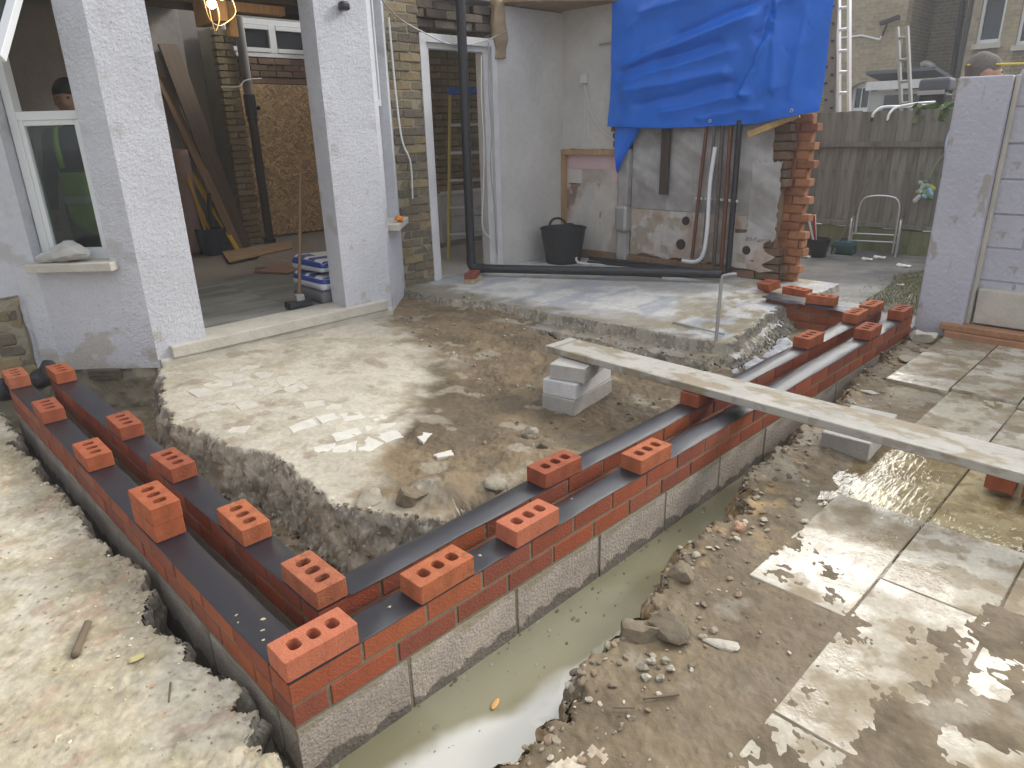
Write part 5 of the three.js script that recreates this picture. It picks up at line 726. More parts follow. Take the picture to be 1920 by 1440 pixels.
{ // tubular frame chair
  const c = thing('tubular_chair_frame', 'chrome tubular seat frame standing in front of the fence', 'chair frame', [7.82, -0.1, -1.31], 0.25), r = 0.012;
  part(c, 'back_hoop', tube([[0.05, 0.2, -0.2], [0.05, 0.45, -0.2], [0.05, 0.58, -0.17], [0.05, 0.62, -0.08], [0.05, 0.62, 0.08], [0.05, 0.58, 0.17], [0.05, 0.45, 0.2], [0.05, 0.0, 0.2]], r, 60, 8), steel);
  for (const k of [-1, 1]) { part(c, 'arm_loop', tube([[-0.16, 0, k * 0.24], [-0.16, 0.33, k * 0.24], [-0.12, 0.39, k * 0.24], [0.06, 0.39, k * 0.24], [0.1, 0.33, k * 0.24], [0.1, 0, k * 0.24]], r, 40, 8), steel); for (const y of [0.12, 0.2]) part(c, 'side_rail', bar([-0.16, y, k * 0.24], [0.1, y, k * 0.24], 0.009), steel); }
  for (const y of [0.12, 0.2]) part(c, 'cross_rail', bar([0.1, y, -0.24], [0.1, y, 0.24], 0.009), steel);
  const b = thing('black_bucket', 'black bucket of tools beside the broken pier', 'bucket', [7.28, -0.1, -1.72]); part(b, 'bucket_body', new THREE.LatheGeometry([[0, 0], [0.11, 0], [0.14, 0.2], [0.13, 0.2], [0.1, 0.02], [0, 0.02]].map((a) => new THREE.Vector2(...a)), 24), black); for (const [x, zz, m] of [[0.1, -0.1, oldWhite], [0.05, -0.16, oldWhite], [-0.02, -0.06, S({ color: C3(0.35, 0.03, 0.03) })]]) part(b, 'tool_handle', rod([0, 0.05, 0], [x, 0.44, zz], 0.012, 8), m);
  const t = thing('tool_case', 'dark teal plastic tool case on the back yard ground', 'tool case', [7.6, -0.1, -1.54], 0.1); part(t, 'case_body', rbox(0.14, 0.12, 0.24, 0.02, 2), S({ color: C3(0.02, 0.055, 0.05), roughness: 0.5 }), [0, 0.06, 0]); part(t, 'case_lid', rbox(0.12, 0.025, 0.2, 0.008), S({ color: C3(0.02, 0.12, 0.15), roughness: 0.4 }), [0, 0.13, 0]); part(t, 'handle', tube([[0, 0.14, -0.05], [0, 0.17, -0.03], [0, 0.17, 0.03], [0, 0.14, 0.05]], 0.008, 12, 6), black);
  const net = thing('bottle_net', 'net bag of green and yellow plastic bottles hanging by the fence', 'net bag', [7.9, 0.62, -0.88]); for (let i = 0; i < 16; i++) { const m = pick([[0.36, 0.36, 0.06], [0.12, 0.22, 0.08], [0.3, 0.42, 0.36], [0.5, 0.54, 0.5], [0.2, 0.36, 0.5]]); part(net, 'bottle', jolt(new THREE.CapsuleGeometry(0.026, 0.05, 3, 8), 0.004, 20, i), P({ color: C3(...m), roughness: 0.35 }), [R(-0.05, 0.03), R(-0.11, 0.11), R(-0.08, 0.08)]).rotation.set(R(-1, 1), R(0, 3), R(-1, 1)); } part(net, 'cord', tube([[0, 0.1, 0], [0.02, 0.25, 0.03], [0.03, 0.36, 0.1]], 0.006, 10, 6), S({ color: C3(0.2, 0.32, 0.2) }));
  one('leaning_pole', rod([7.5, -0.1, -1.62], [7.97, 0.9, -1.42], 0.012, 8), S({ color: C3(0.13, 0.12, 0.1) }), 'thin grey pole leaning on the fence', 'pole');
  const paper = S({ color: C3(0.78, 0.78, 0.76), roughness: 0.8 });
  for (const [x, zz, s, l] of [[7.14, -1.79, 0.14, 'white paper scrap below the black bucket'], [7.36, -1.2, 0.1, 'folded white paper scrap before the chair frame'], [7.55, -1.14, 0.11, 'lilac-white paper scrap beneath the chair frame'], [7.2, -0.79, 0.13, 'wavy white paper strip by the garden wall pier'], [6.24, -0.52, 0.06, 'small white scrap lying in the grass']]) one('paper_scrap', jolt(new THREE.BoxGeometry(s * 0.5, 0.02, s, 6, 2, 8), 0.02, 18, x), paper, l, 'litter', [x, -0.085, zz], 'litter in the back yard');
  const pt = thing('white_handrail', 'white tubular handrail laid over the fence top', 'handrail', [0, 0, 0]); part(pt, 'rail_tube', tube([[7.95, 1.33, -1.56], [7.95, 1.38, -1.55], [8.02, 1.435, -1.5], [8.1, 1.44, -1.36], [8.15, 1.43, -1.2], [8.15, 1.45, -1.05]], 0.014, 40, 8), white); part(pt, 'rail_tube', tube([[7.94, 1.3, -1.4], [7.95, 1.37, -1.39], [8.02, 1.43, -1.35], [8.1, 1.46, -1.2], [8.15, 1.47, -1.02]], 0.014, 40, 8), white); for (const zz of [-1.56, -1.4]) part(pt, 'rubber_tip', rod([7.945, 1.29, zz], [7.95, 1.335, zz], 0.017), black);
  // grass by the pier
  const N = 9000, gg = new THREE.BufferGeometry(); gg.setAttribute('position', new THREE.Float32BufferAttribute([-0.004, 0, 0, 0.004, 0, 0, 0.0015, 0.03, 0.008, -0.004, 0, 0, 0.0015, 0.03, 0.008, 0.0, 0.03, 0.008, 0.0, 0.03, 0.008, 0.0015, 0.03, 0.008, 0.004, 0.05, 0.02], 3)); gg.computeVertexNormals();
  const gm = new THREE.InstancedMesh(gg, S({ color: C3(1, 1, 1), roughness: 0.8, side: THREE.DoubleSide }), N), M = new THREE.Matrix4(), q = new THREE.Quaternion(), e = new THREE.Euler(), col = new THREE.Color(); let k = 0;
  while (k < N) { const x = R(5.2, 7.3), zz = R(-0.75, 0.0), d = vn(x * 3, zz * 3 + 5); if (d < 0.3 || zz < -0.42 - 0.1 * (x - 5.4) - 0.25 * d) { if (rnd() < 0.95) continue; } e.set(R(-0.5, 0.5), R(0, 6.3), R(-0.5, 0.5)); const s = R(0.35, 0.8); M.compose(new THREE.Vector3(x, -0.1, zz), q.setFromEuler(e), new THREE.Vector3(s, s, s)); gm.setMatrixAt(k, M); const c = pick([[0.16, 0.18, 0.04], [0.2, 0.2, 0.06], [0.22, 0.18, 0.08], [0.12, 0.15, 0.035]]); gm.setColorAt(k, col.setRGB(...c)); k++; }
  gm.name = 'grass'; gm.userData = { label: 'short rough grass and weeds beside the garden wall pier', category: 'grass', kind: 'stuff' }; shade(gm); scene.add(gm);
}
console.log('yard');

// ------------------------------------------------------------ beyond the fence
{
  const bm = (seed, c1, c2) => tex(512, 512, (u, v) => { const row = Math.floor(v * 14), o = (row % 2) * 0.5, bx = u * 5 + o, fx = bx - Math.floor(bx), fy = v * 14 - row, id = LAT[((Math.floor(bx) % 5 + 5) % 5 + row * 17 + seed * 31) & 65535], j = fx < 0.045 || fy < 0.13; return sc(j ? [0.34, 0.32, 0.26] : mx(c1, c2, id), 0.8 + 0.4 * fp(u * 20, v * 20, 20, 3)); });
  const pale = S({ map: rep(bm(1, [0.27, 0.22, 0.135], [0.36, 0.3, 0.2]), 0.85), roughness: 0.9 }), dull = S({ map: rep(bm(4, [0.16, 0.13, 0.085], [0.25, 0.2, 0.13]), 0.85), roughness: 0.9 }), slate = S({ color: C3(0.09, 0.095, 0.11), roughness: 0.7 });
  const dark = P({ color: C3(0.05, 0.06, 0.065), roughness: 0.12 });
  const h = thing('neighbour_house', 'yellow stock brick terrace house beyond the timber fence', 'house');
  // outrigger with an arched opening
  const sh = new THREE.Shape(); sh.moveTo(6.95, -1.2); sh.lineTo(6.95, 4.8); sh.lineTo(5.3, 4.8); sh.lineTo(5.3, -1.2);
  const ar = new THREE.Path(); ar.moveTo(6.42, -1.1); ar.lineTo(6.42, 2.1); ar.quadraticCurveTo(6.08, 2.4, 5.74, 2.1); ar.lineTo(5.74, -1.1); ar.lineTo(6.42, -1.1); sh.holes.push(ar);
  const og = new THREE.ExtrudeGeometry(sh, { depth: 0.35, bevelEnabled: false }); og.rotateY(Math.PI / 2); og.translate(20, 0, 0); part(h, 'outrigger_wall', muv(og), pale);
  part(h, 'outrigger_wall', box(20.36, 26, -1.2, 4.8, -5.5, -5.3, 0), dull); part(h, 'outrigger_wall', box(20.36, 26, -1.2, 4.8, -6.95, -6.75, 0), dull);
  const wd = part(h, 'arched_window', mergeGeometries([box(20.2, 20.26, -1, 2.3, -6.42, -6.36), box(20.2, 20.26, -1, 2.3, -5.8, -5.74), box(20.2, 20.26, 1.5, 1.62, -6.36, -5.8), box(20.2, 20.26, 2.1, 2.3, -6.36, -5.8), box(20.19, 20.25, 0.2, 1.5, -6.36, -6.24), box(20.19, 20.25, 0.2, 1.5, -5.92, -5.8), box(20.19, 20.25, 1.32, 1.5, -6.24, -5.92)]), white); part(wd, 'pane', box(20.27, 20.29, -1, 2.32, -6.42, -5.74, 0), dark); for (const z of [-6.2, -6.0]) part(wd, 'glazing_bar', box(20.22, 20.25, 1.62, 2.1, z - 0.015, z + 0.015), white);
  part(h, 'rear_wall', box(22, 22.4, -1.2, 5.5, -5.29, -4.0, 0), dull); part(h, 'side_wall', box(20.4, 22, -1.2, 5.5, -4.1, -3.98, 0), dull);
  // bay with sash windows on the right
  const wz = [[-3.8, -3.3, 2.95], [-2.98, -2.62, 2.85], [-2.3, -1.8, 2.85], [-1.2, -0.6, 2.85]]; let z0 = -3.975;
  for (const [a, b, y] of wz) { part(h, 'front_wall', box(20.4, 20.75, -1.2, 5.5, z0, a - 0.003, 0), pale); part(h, 'front_wall', box(20.4, 20.75, -1.2, y, a, b, 0), dull); part(h, 'front_wall', box(20.4, 20.75, 5.2, 5.5, a, b, 0), pale); part(h, 'window_sill', box(20.3, 20.5, y - 0.12, y - 0.003, a - 0.05, b + 0.05), stoneMat); z0 = b + 0.003;
    const f = part(h, 'sash_window', mergeGeometries([box(20.5, 20.58, y, 5.19, a, a + 0.06), box(20.5, 20.58, y, 5.19, b - 0.06, b), box(20.5, 20.58, y, y + 0.09, a + 0.06, b - 0.06), box(20.49, 20.57, y + 0.95, y + 1.03, a + 0.06, b - 0.06), box(20.5, 20.58, 5.1, 5.19, a + 0.06, b - 0.06)]), white); part(f, 'pane', box(20.6, 20.62, y, 5.19, a, b, 0), dark); }
  part(h, 'front_wall', box(20.4, 20.75, -1.2, 5.5, z0, 9, 0), pale); part(h, 'front_wall', box(20.2, 20.55, -1.2, 4.8, -14, -6.955, 0), dull); part(h, 'roof', box(20.3, 27, 5.5, 5.6, -5.2, 9, 0), slate); part(h, 'roof', box(19.9, 26.5, 4.8, 4.9, -14, -5.3, 0), slate);
  part(h, 'downpipe', mergeGeometries([rod([21.9, -1, -4.45], [21.9, 5.4, -4.67], 0.06, 10), rod([19.95, 2.2, -3.93], [20.1, 5.4, -3.93], 0.05, 10)]), black);
  part(h, 'cable_run', mergeGeometries([bar([19.97, 3.35, -6.9], [19.97, 3.36, -6.3], 0.025), bar([19.97, 3.36, -6.3], [19.97, 3.22, -5.85], 0.025), bar([19.97, 3.22, -5.85], [19.97, 3.3, -5.82], 0.025)]), white);
  const fl = part(h, 'floodlight', jolt(new RoundedBoxGeometry(0.16, 0.1, 0.44, 3, 0.02), 0.008, 6), black, [19.8, 3.62, -5.62]); fl.rotation.x = -0.25; part(fl, 'lamp_arm', rod([0.1, -0.05, -0.1], [0.2, -0.25, -0.26], 0.025), black);
  part(h, 'flue', tube([[21.8, 2.1, -4.95], [21.6, 2.5, -4.95], [21.5, 2.62, -5.0], [21.5, 2.68, -5.15], [21.5, 2.65, -5.25]], 0.07, 20, 10), white);
  const l = thing('lean_to', 'low lean-to with a dark roof and white fascia behind the fence', 'shed'); part(l, 'shed_wall', box(14.6, 16, -0.12, 1.82, -4.0, -3.0), S({ color: C3(0.36, 0.36, 0.34), roughness: 0.8 })); part(l, 'fascia', box(14.5, 14.58, 1.84, 1.99, -4.05, -2.95), oldWhite); part(l, 'shed_roof', beam([15.2, 2.08, -4.1], [15.2, 2.08, -2.9], 1.3, 0.06, [0.12, 1, 0]), slate); part(l, 'shed_window', box(14.56, 14.59, 1.45, 1.74, -3.7, -3.1, 0), dark);
  const alu = S({ color: C3(0.74, 0.75, 0.76), metalness: 0.7, roughness: 0.4 });
  const lad = (label, a0, a1, w, m, n, grp) => { const t = thing('ladder', label, 'ladder', [0, 0, 0], 0, 'ladders beyond the fence'); const rail = (o) => part(t, 'rail', beam([a0[0], a0[1], a0[2] + o], [a1[0], a1[1], a1[2] + o], 0.03, 0.07, [1, 0, 0]), m); rail(0); rail(w); for (let i = 0; i < n; i++) { const k = (i + 0.5) / n; part(t, 'rung', rod([mix(a0[0], a1[0], k), mix(a0[1], a1[1], k), mix(a0[2], a1[2], k)], [mix(a0[0], a1[0], k), mix(a0[1], a1[1], k), mix(a0[2], a1[2], k) + w], 0.017, 8), m); } return t; };
  lad('bright narrow aluminium ladder standing behind the fence near the tarpaulin', [8.5, -0.12, -1.93], [8.75, 3.6, -2.54], 0.12, alu, 16);
  lad('grey ladder leaning farther back towards the arched window', [9.5, -0.12, -1.45], [9.5, 2.37, -1.96], 0.11, S({ color: C3(0.34, 0.34, 0.32), roughness: 0.6, metalness: 0.3 }), 10);
  const post = thing('scaffold_post', 'grey perforated post beside the bright ladder', 'post'); part(post, 'upright', beam([8.65, -0.12, -2.13], [8.65, 3.6, -2.56], 0.14, 0.06, [1, 0, 0]), S({ color: C3(0.22, 0.21, 0.19), roughness: 0.8, map: rep(plainMap, 2) })); for (let i = 0; i < 24; i++) { const k = 0.35 + i * 0.025; part(post, 'peg', rod([8.58, mix(-0.12, 3.6, k), mix(-2.13, -2.56, k) + (i % 2 ? 0.035 : -0.035)], [8.625, mix(-0.12, 3.6, k), mix(-2.13, -2.56, k) + (i % 2 ? 0.035 : -0.035)], 0.012, 6), black); }
  const q = thing('barbecue', 'black lidded barbecue standing beyond the fence', 'barbecue', [10, 0, -1.55]); part(q, 'lid', jolt(new RoundedBoxGeometry(0.3, 0.17, 0.36, 4, 0.05), 0.004, 8), slate, [0, 1.7, 0]); part(q, 'firebox', rbox(0.28, 0.14, 0.33, 0.03, 2), black, [0, 1.53, 0]); part(q, 'handle', box(-0.19, -0.16, 1.59, 1.64, -0.16, 0.14), galv); part(q, 'stand', mergeGeometries([rod([-0.1, -0.12, -0.14], [-0.1, 1.5, -0.14], 0.02), rod([-0.1, -0.12, 0.14], [-0.1, 1.5, 0.14], 0.02), rod([0.1, -0.12, 0], [0.1, 1.5, 0], 0.02)]), black);
  const iv = [], lf = new THREE.CircleGeometry(0.03, 5); for (let i = 0; i < 160; i++) { const g = lf.clone(); g.rotateX(R(-1, 1)); g.rotateY(R(-1.6, -0.4)); g.translate(8.12 + R(-0.12, 0.1), 1.36 + R(-0.08, 0.1) * 0.9, -1.02 + R(-0.17, 0.2)); iv.push(g); } one('climbing_plant', mergeGeometries(iv), S({ color: C3(0.1, 0.15, 0.05), roughness: 0.7, side: THREE.DoubleSide }), 'small green climbing plant on top of the fence', 'plant');
  one('string_line', tube([[5.5, 1.66, -0.12], [5.6, 1.645, 0.3], [5.6, 1.6, 1.2], [5.55, 1.58, 3]], 0.006, 30, 6), S({ color: C3(0.7, 0.55, 0.03), roughness: 0.7 }), 'yellow string line running above the garden wall', 'string');
}
// ------------------------------------------------------------ people
function blob(bones, lo, size, n, k) {          // smooth union of tapered capsules -> mesh
  const mc = new MarchingCubes(n, new THREE.MeshBasicMaterial(), false, false, 120000); mc.isolation = 0;
  const sd = (x, y, z) => { let d = 9; for (const [a, b, ra, rb] of bones) { const bx = b[0] - a[0], by = b[1] - a[1], bz = b[2] - a[2], px = x - a[0], py = y - a[1], pz = z - a[2], l2 = bx * bx + by * by + bz * bz, t = l2 ? clamp((px * bx + py * by + pz * bz) / l2) : 0, e = Math.hypot(px - bx * t, py - by * t, pz - bz * t) - mix(ra, rb, t); const h = clamp(0.5 + 0.5 * (d - e) / k); d = mix(d, e, h) - k * h * (1 - h); } return d; };
  for (let z = 0; z < n; z++) for (let y = 0; y < n; y++) for (let x = 0; x < n; x++) mc.field[x + y * n + z * n * n] = -sd(lo[0] + size * x / n, lo[1] + size * y / n, lo[2] + size * z / n);
  mc.update(); const c = mc.count, g = new THREE.BufferGeometry(), p = mc.positionArray.slice(0, c * 3); for (let i = 0; i < c; i++) for (let a = 0; a < 3; a++) p[i * 3 + a] = lo[a] + size * (p[i * 3 + a] + 1) / 2;
  g.setAttribute('position', new THREE.BufferAttribute(p, 3)); const m = mergeVertices(g, 1e-5); m.computeVertexNormals(); return muv(m);
}
function person(label, pos, turn, skin, hair, top, legs, vest) {
  const t = thing('person', label, 'person', pos, turn), H = [0, 1.62, 0];
  const arm = (s) => [[[s * 0.18, 1.42, 0], [s * 0.25, 1.13, -0.02], 0.052, 0.042], [[s * 0.25, 1.13, -0.02], [s * 0.23, 0.9, 0.1], 0.042, 0.03]];
  const legsB = [-1, 1].flatMap((s) => [[[s * 0.09, 0.92, 0], [s * 0.1, 0.5, 0.02], 0.085, 0.06], [[s * 0.1, 0.5, 0.02], [s * 0.105, 0.09, -0.02], 0.058, 0.042], [[s * 0.105, 0.05, -0.05], [s * 0.12, 0.035, 0.13], 0.042, 0.034]]);
  const torso = [[[0, 0.95, 0], [0, 1.2, 0], 0.145, 0.15], [[0, 1.2, 0], [0, 1.36, 0], 0.15, 0.14], [[-0.14, 1.4, 0], [0.14, 1.4, 0], 0.065, 0.065], [[0, 1.4, 0], [0, 1.5, 0.01], 0.06, 0.05]];
  part(t, 'body', blob([...torso, ...arm(-1), ...arm(1), ...legsB], [-0.95, -0.05, -0.95], 1.9, 96, 0.04), top);
  const head = [[[0, 1.5, 0], [0, 1.58, 0.01], 0.052, 0.058], [[0, 1.69, -0.015], [0, 1.66, 0.02], 0.092, 0.085], [[0, 1.6, 0.045], [0, 1.62, 0.05], 0.05, 0.055], [[0, 1.635, 0.105], [0, 1.66, 0.1], 0.014, 0.01], [[-0.082, 1.66, 0], [-0.085, 1.63, 0], 0.016, 0.012], [[0.082, 1.66, 0], [0.085, 1.63, 0], 0.016, 0.012]];
  const hd = part(t, 'head', blob(head, [-0.17, 1.45, -0.17], 0.34, 64, 0.03), skin);
  part(hd, 'hair', blob([[[0, 1.71, -0.025], [0, 1.7, 0.01], 0.095, 0.09], [[0, 1.655, -0.045], [0, 1.69, -0.035], 0.066, 0.085]], [-0.17, 1.5, -0.19], 0.34, 56, 0.03), hair);
  for (const s of [-1, 1]) { part(hd, 'eye', new THREE.SphereGeometry(0.011, 8, 6), S({ color: C3(0.1, 0.08, 0.07), roughness: 0.2 }), [s * 0.033, 1.665, 0.098]);
    const fing = [[[s * 0.23, 0.9, 0.1], [s * 0.225, 0.84, 0.13], 0.03, 0.028]]; for (let i = 0; i < 4; i++) fing.push([[s * 0.225 + (i - 1.5) * 0.018, 0.83, 0.135], [s * 0.222 + (i - 1.5) * 0.018, 0.795 + (i === 3 ? 0.008 : 0), 0.155], 0.009, 0.008], [[s * 0.222 + (i - 1.5) * 0.018, 0.795, 0.155], [s * 0.222 + (i - 1.5) * 0.018, 0.77, 0.15], 0.008, 0.007]); fing.push([[s * 0.2, 0.87, 0.13], [s * 0.19, 0.82, 0.17], 0.011, 0.009]);
    part(t, 'hand', blob(fing, [s * 0.225 - 0.11, 0.73, 0.03], 0.22, 48, 0.008), skin); }
  part(t, 'trousers', blob([[[0, 0.97, 0], [0, 0.92, 0], 0.152, 0.14], ...legsB.map(([a, b, ra, rb]) => [a, b, ra + 0.012, rb + 0.014]).filter((_, i) => i % 3 < 2)], [-0.6, 0.0, -0.6], 1.2, 72, 0.03), legs);
  if (vest) { const v = part(t, 'vest', blob([[[0, 0.88, 0], [0, 1.12, 0], 0.163, 0.166]], [-0.4, 0.6, -0.4], 0.85, 72, 0.04), vest); for (const y of [0.98]) part(v, 'reflective_band', new THREE.CylinderGeometry(0.171, 0.171, 0.05, 28, 1, true), S({ color: C3(0.5, 0.52, 0.5), roughness: 0.35, side: THREE.DoubleSide }), [0, y, 0]); for (const k of [-1, 1]) part(v, 'vest_strap', tube([[k * 0.09, 1.2, 0.14], [k * 0.1, 1.36, 0.13], [k * 0.11, 1.47, 0.03], [k * 0.1, 1.4, -0.12]], 0.02, 20, 6), vest); }
  return t;
}
person('person in a lime safety vest standing inside the bay window', [0.86, 0.03, -4.14], -0.6, S({ color: C3(0.3, 0.17, 0.11) }), S({ color: C3(0.015, 0.013, 0.012) }), S({ color: C3(0.03, 0.035, 0.05) }), S({ color: C3(0.05, 0.05, 0.06) }), S({ color: C3(0.3, 0.5, 0.03), roughness: 0.7 })).scale.setScalar(0.93);
person('person with short grey hair and a pale blue shirt behind the garden wall pier', [5.6, -0.06, -0.03], 0.5, S({ color: C3(0.42, 0.25, 0.18) }), S({ color: C3(0.16, 0.14, 0.125), roughness: 0.9, bumpMap: rep(gritty, 6), bumpScale: 0.008 }), S({ color: C3(0.42, 0.52, 0.68), roughness: 0.85 }), S({ color: C3(0.06, 0.06, 0.07) }));
console.log('people');

// ------------------------------------------------------------ stones, rubble, small litter
{
  const sm = [[0.36, 0.32, 0.24], [0.2, 0.16, 0.105], [0.5, 0.46, 0.38], [0.15, 0.12, 0.08]].map((c) => S({ color: C3(...c), map: rep(plainMap, 4), roughness: 0.85, bumpMap: rep(gritty, 6), bumpScale: 0.005 }));
  const put = (n, x, z, w, h, d, i, m, l, up = 0) => { const g = stone(w, h, d, i * 3.7, 3), o = one(n, g, m, l, 'stone', [x, ground(x, z)[0] + h * 0.22 + up, z], 'larger stones on the site'); o.rotation.y = i; return o; };
  put('rubble_stone', 1.74, -0.82, 0.1, 0.09, 0.09, 1, sm[0], 'upright pale stone on the mud before the block stack'); put('rubble_stone', 0.92, 0.43, 0.16, 0.06, 0.11, 2, sm[1], 'wide brown rock at the edge of the muddy water'); put('rubble_stone', 1.0, 0.5, 0.13, 0.05, 0.14, 3, sm[3], 'flat clay slab behind the brown rock');
  put('rubble_stone', 1.67, 0.36, 0.06, 0.05, 0.05, 4, S({ color: C3(0.45, 0.27, 0.18), roughness: 0.8 }), 'small pinkish stone on the bank above the water'); put('rubble_stone', 1.05, 0.64, 0.12, 0.02, 0.05, 5, sm[2], 'thin whitish chip lying in the right-hand mud'); put('rubble_stone', 0.88, -0.66, 0.15, 0.09, 0.11, 6, sm[1], 'big broken concrete lump at the slab corner');
  put('rubble_stone', 0.78, -0.8, 0.16, 0.035, 0.12, 7, sm[0], 'flat pale slab fragment on the slab corner'); put('rubble_stone', 1.2, -0.52, 0.12, 0.05, 0.1, 8, sm[0], 'rounded stone in the gravel behind the inner leaf'); put('rubble_stone', 1.62, -0.62, 0.07, 0.05, 0.06, 9, sm[3], 'dark stone in the mud behind the inner leaf'); put('rubble_stone', 1.25, 0.37, 0.11, 0.06, 0.09, 10, sm[1], 'knobbly grey lump on the lip of the bank');
  put('rubble_stone', 3.46, 0.22, 0.12, 0.03, 0.06, 11, sm[2], 'whitish flat chip on the mud past the board'); put('rubble_stone', 3.1, 0.25, 0.1, 0.03, 0.08, 12, sm[2], 'pale chip beside the wall just past the board'); put('rubble_stone', 4.2, 0.17, 0.16, 0.04, 0.12, 13, sm[0], 'flat grey stone in the mud towards the garden wall'); put('rubble_stone', 4.45, 0.2, 0.1, 0.04, 0.09, 14, sm[0], 'smaller flat stone in the mud towards the garden wall');
  for (let i = 0; i < 6; i++) { const a = i * 1.05; put('pebble', 0.83 + 0.045 * Math.cos(a) + R(-0.01, 0.01), 0.555 + 0.035 * Math.sin(a), 0.03, 0.026, 0.027, 20 + i, i % 2 ? sm[2] : sm[0], 'round pale pebble in the cluster on the mud').userData.group = 'pebble cluster on the mud'; }
  for (let i = 0; i < 16; i++) { const x = R(3.35, 4.25), z = R(-0.6, -0.36), s = R(0.06, 0.16); const o = put('plaster_chunk', x, z, s, s * 0.6, s * 0.8, 40 + i, S({ color: C3(0.62, 0.62, 0.63), map: rep(plainMap, 4), roughness: 0.85 }), 'whitish plaster chunk in the trench below the room floor', 0.03); o.userData.group = 'plaster chunks in the trench'; o.userData.category = 'rubble'; }
  // loose rubble and chips: far too many to count
  const shapes = [1, 2, 3].map((k) => { const g = stone(1, 0.6, 0.8, k * 5, 1); return g; }), kinds = [[0.3, 0.26, 0.19], [0.22, 0.175, 0.115], [0.42, 0.38, 0.3], [0.16, 0.125, 0.085], [0.24, 0.17, 0.11]];
  const scatter = (name, label, count, where, s0, s1, seed, tone = 1) => {
    const r = rngOf(seed), rr = (a, b) => a + (b - a) * r(), im = new THREE.InstancedMesh(shapes[seed % 3], S({ color: C3(1, 1, 1), roughness: 0.85 }), count), M = new THREE.Matrix4(), q = new THREE.Quaternion(), e = new THREE.Euler(), c = new THREE.Color(); let k = 0;
    while (k < count) { const p = where(rr); if (!p) continue; const s = s0 + (s1 - s0) * Math.pow(r(), 3), y = ground(p[0], p[1])[0]; e.set(rr(-0.5, 0.5), rr(0, 6.3), rr(-0.5, 0.5)); M.compose(new THREE.Vector3(p[0], y + s * 0.12, p[1]), q.setFromEuler(e), new THREE.Vector3(s, s * rr(0.6, 1), s * rr(0.6, 1.1))); im.setMatrixAt(k, M); im.setColorAt(k, c.setRGB(...sc(kinds[Math.floor(r() * 5)], tone * rr(0.8, 1.2)))); k++; }
    im.name = name; im.userData = { label, category: 'rubble', kind: 'stuff' }; shade(im); scene.add(im);
  };
  scatter('rubble', 'small stones and chips scattered over the mud inside the new walls', 420, (r) => { const x = r(0.9, 3.4), z = r(-3.2, -0.4), d = vn(x * 2.4 + 3, z * 2.4); if (x < 2.6 && z < -1.1 && x < 1.7 + (-1.1 - z) * 0.45) return null; if (d < 0.45 && x < 2.9) return null; return [x, z]; }, 0.006, 0.042, 11);
  scatter('bank_gravel', 'stones and clods along the bank above the muddy water', 900, (r) => { const x = r(0.3, 4.6), z = lerpPts(BANK, x) + Math.pow(r(0, 1), 2) * 0.28 - 0.04; return [x, z]; }, 0.006, 0.05, 12);
  scatter('yard_chips', 'pale chips and crumbs on the right-hand mud', 260, (r) => { const x = r(0.3, 4.4), z = r(0.4, 1.2); return (x > 1.42 && z > 0.53) || z > 0.9 ? null : [x, z]; }, 0.004, 0.022, 13);
  scatter('trench_rubble', 'broken concrete crumbs at the foot of the old slab edge', 420, (r) => { const z = r(-3.0, -0.5), x = lerpPts(INNER, z) - Math.pow(r(0, 1), 1.5) * 0.2; return x < 0.33 ? null : [x, z]; }, 0.008, 0.045, 14);
  scatter('slab_grit', 'grit and crumbs on the left-hand concrete slab', 1100, (r) => { const z = r(-2.8, 0.1); return [lerpPts(LEFT_EDGE, z) - 0.02 - Math.pow(r(0, 1), 2) * 0.5, z]; }, 0.003, 0.018, 15, 1.75);
  { const r = rngOf(31), im = new THREE.InstancedMesh(shapes[0], S({ color: C3(1, 1, 1), roughness: 0.8 }), 170), M = new THREE.Matrix4(), c = new THREE.Color(); let k = 0; while (k < 170) { const x = 0.05 + 2.5 * r(), z = 0.005 + Math.pow(r(), 2.2) * 0.3; if (ground(x, z)[0] > -0.345) continue; const s = 0.004 + 0.018 * Math.pow(r(), 4); M.makeScale(s * (1 + r()), s * 0.35, s).setPosition(x, -0.339, z); im.setMatrixAt(k, M); im.setColorAt(k, c.setRGB(...sc(kinds[Math.floor(r() * 4)], 0.7))); k++; } im.name = 'water_scum'; im.userData = { label: 'crumbs and scum floating along the wall in the muddy water', category: 'scum', kind: 'stuff' }; shade(im); scene.add(im); }
  // twigs and leaves
  const tw = S({ color: C3(0.16, 0.12, 0.08), roughness: 0.9 });
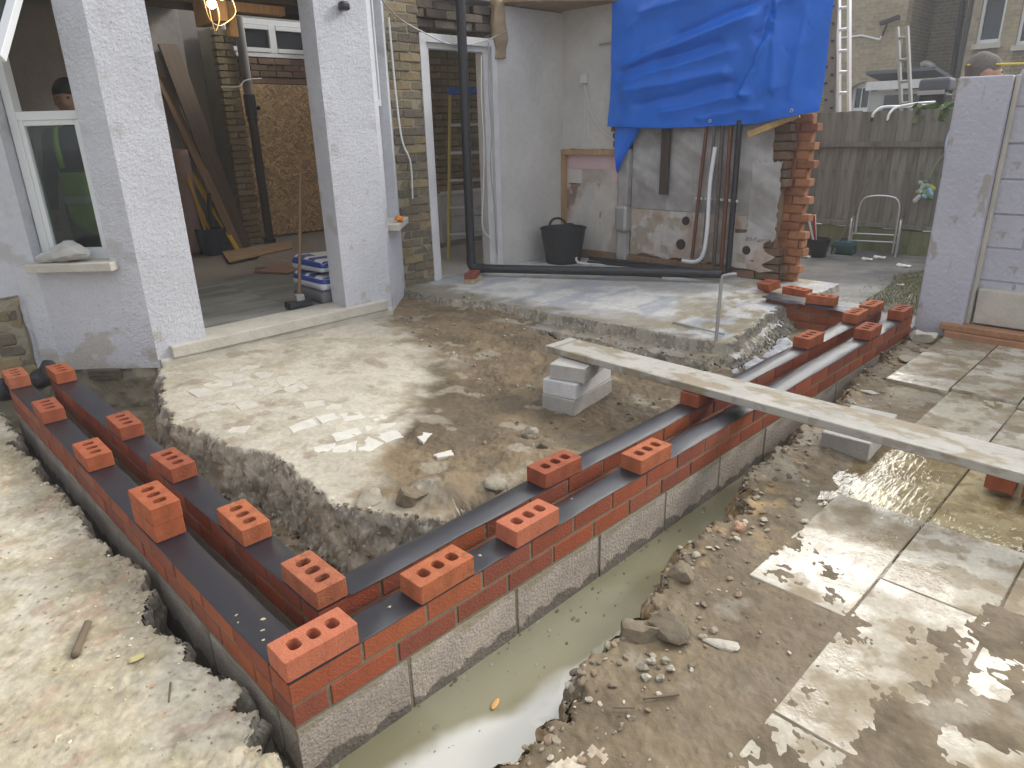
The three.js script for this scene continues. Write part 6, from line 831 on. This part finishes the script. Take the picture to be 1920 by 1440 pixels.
  for (const [a, b, r, l] of [[[-0.33, -0.13, -0.72], [-0.26, -0.13, -0.86], 0.012, 'dark splinter of wood on the left concrete slab'], [[-0.2, -0.132, -0.33], [-0.17, -0.132, -0.4], 0.003, 'thin twig on the left concrete slab'], [[0.7, -0.13, 0.6], [0.78, -0.13, 0.66], 0.004, 'pale straw on the mud beside the water'], [[0.62, -0.13, 0.56], [0.66, -0.13, 0.6], 0.003, 'short straw on the mud near the pebbles']]) one('twig', jolt(rod(a, b, r, 6), r * 0.6, 40, r * 900), tw, l, 'twig', null, 'twigs on the ground');
  const leaf = new THREE.SphereGeometry(0.5, 10, 6).scale(0.05, 0.006, 0.02); one('leaf', leaf, S({ color: C3(0.62, 0.33, 0.1), roughness: 0.6 }), 'small orange leaf floating on the muddy water', 'leaf', [0.55, -0.336, 0.17]).rotation.y = 0.4;
  one('yellow_chip', stone(0.05, 0.012, 0.035, 3, 2), S({ color: C3(0.5, 0.44, 0.2), roughness: 0.8 }), 'yellowish flat chip near the edge of the left slab', 'stone', [-0.2, -0.134, -0.58]);
  for (let i = 0; i < 9; i++) { const x = [0.34, 0.72, 1.2, 1.9, 2.05, 3.0, 3.4, 1.02, 2.8][i]; one('mortar_splash', stone(R(0.008, 0.022), 0.006, R(0.008, 0.016), i + 20, 1), S({ color: C3(0.42, 0.38, 0.25), roughness: 0.9 }), 'small mortar crumb on the front outer plastic strip', 'mortar', [x + R(-0.02, 0.02), 0.013, -0.051 + R(-0.03, 0.03)], 'mortar crumbs on the front plastic strip'); }
  for (let i = 0; i < 7; i++) one('mortar_splash', stone(R(0.01, 0.02), 0.005, R(0.008, 0.016), i, 1), S({ color: C3(0.42, 0.38, 0.22), roughness: 0.9 }), 'small mortar splash on the left outer plastic strip', 'mortar', [0.05 + R(-0.035, 0.035), 0.0075, -0.14 - i * 0.035 + R(-0.01, 0.01)], 'mortar splashes on the plastic strip');
}
scene.fog = new THREE.FogExp2(new THREE.Color(0.93, 0.94, 0.96), 0.005);
console.log('done');
renderer.render(scene, camera);
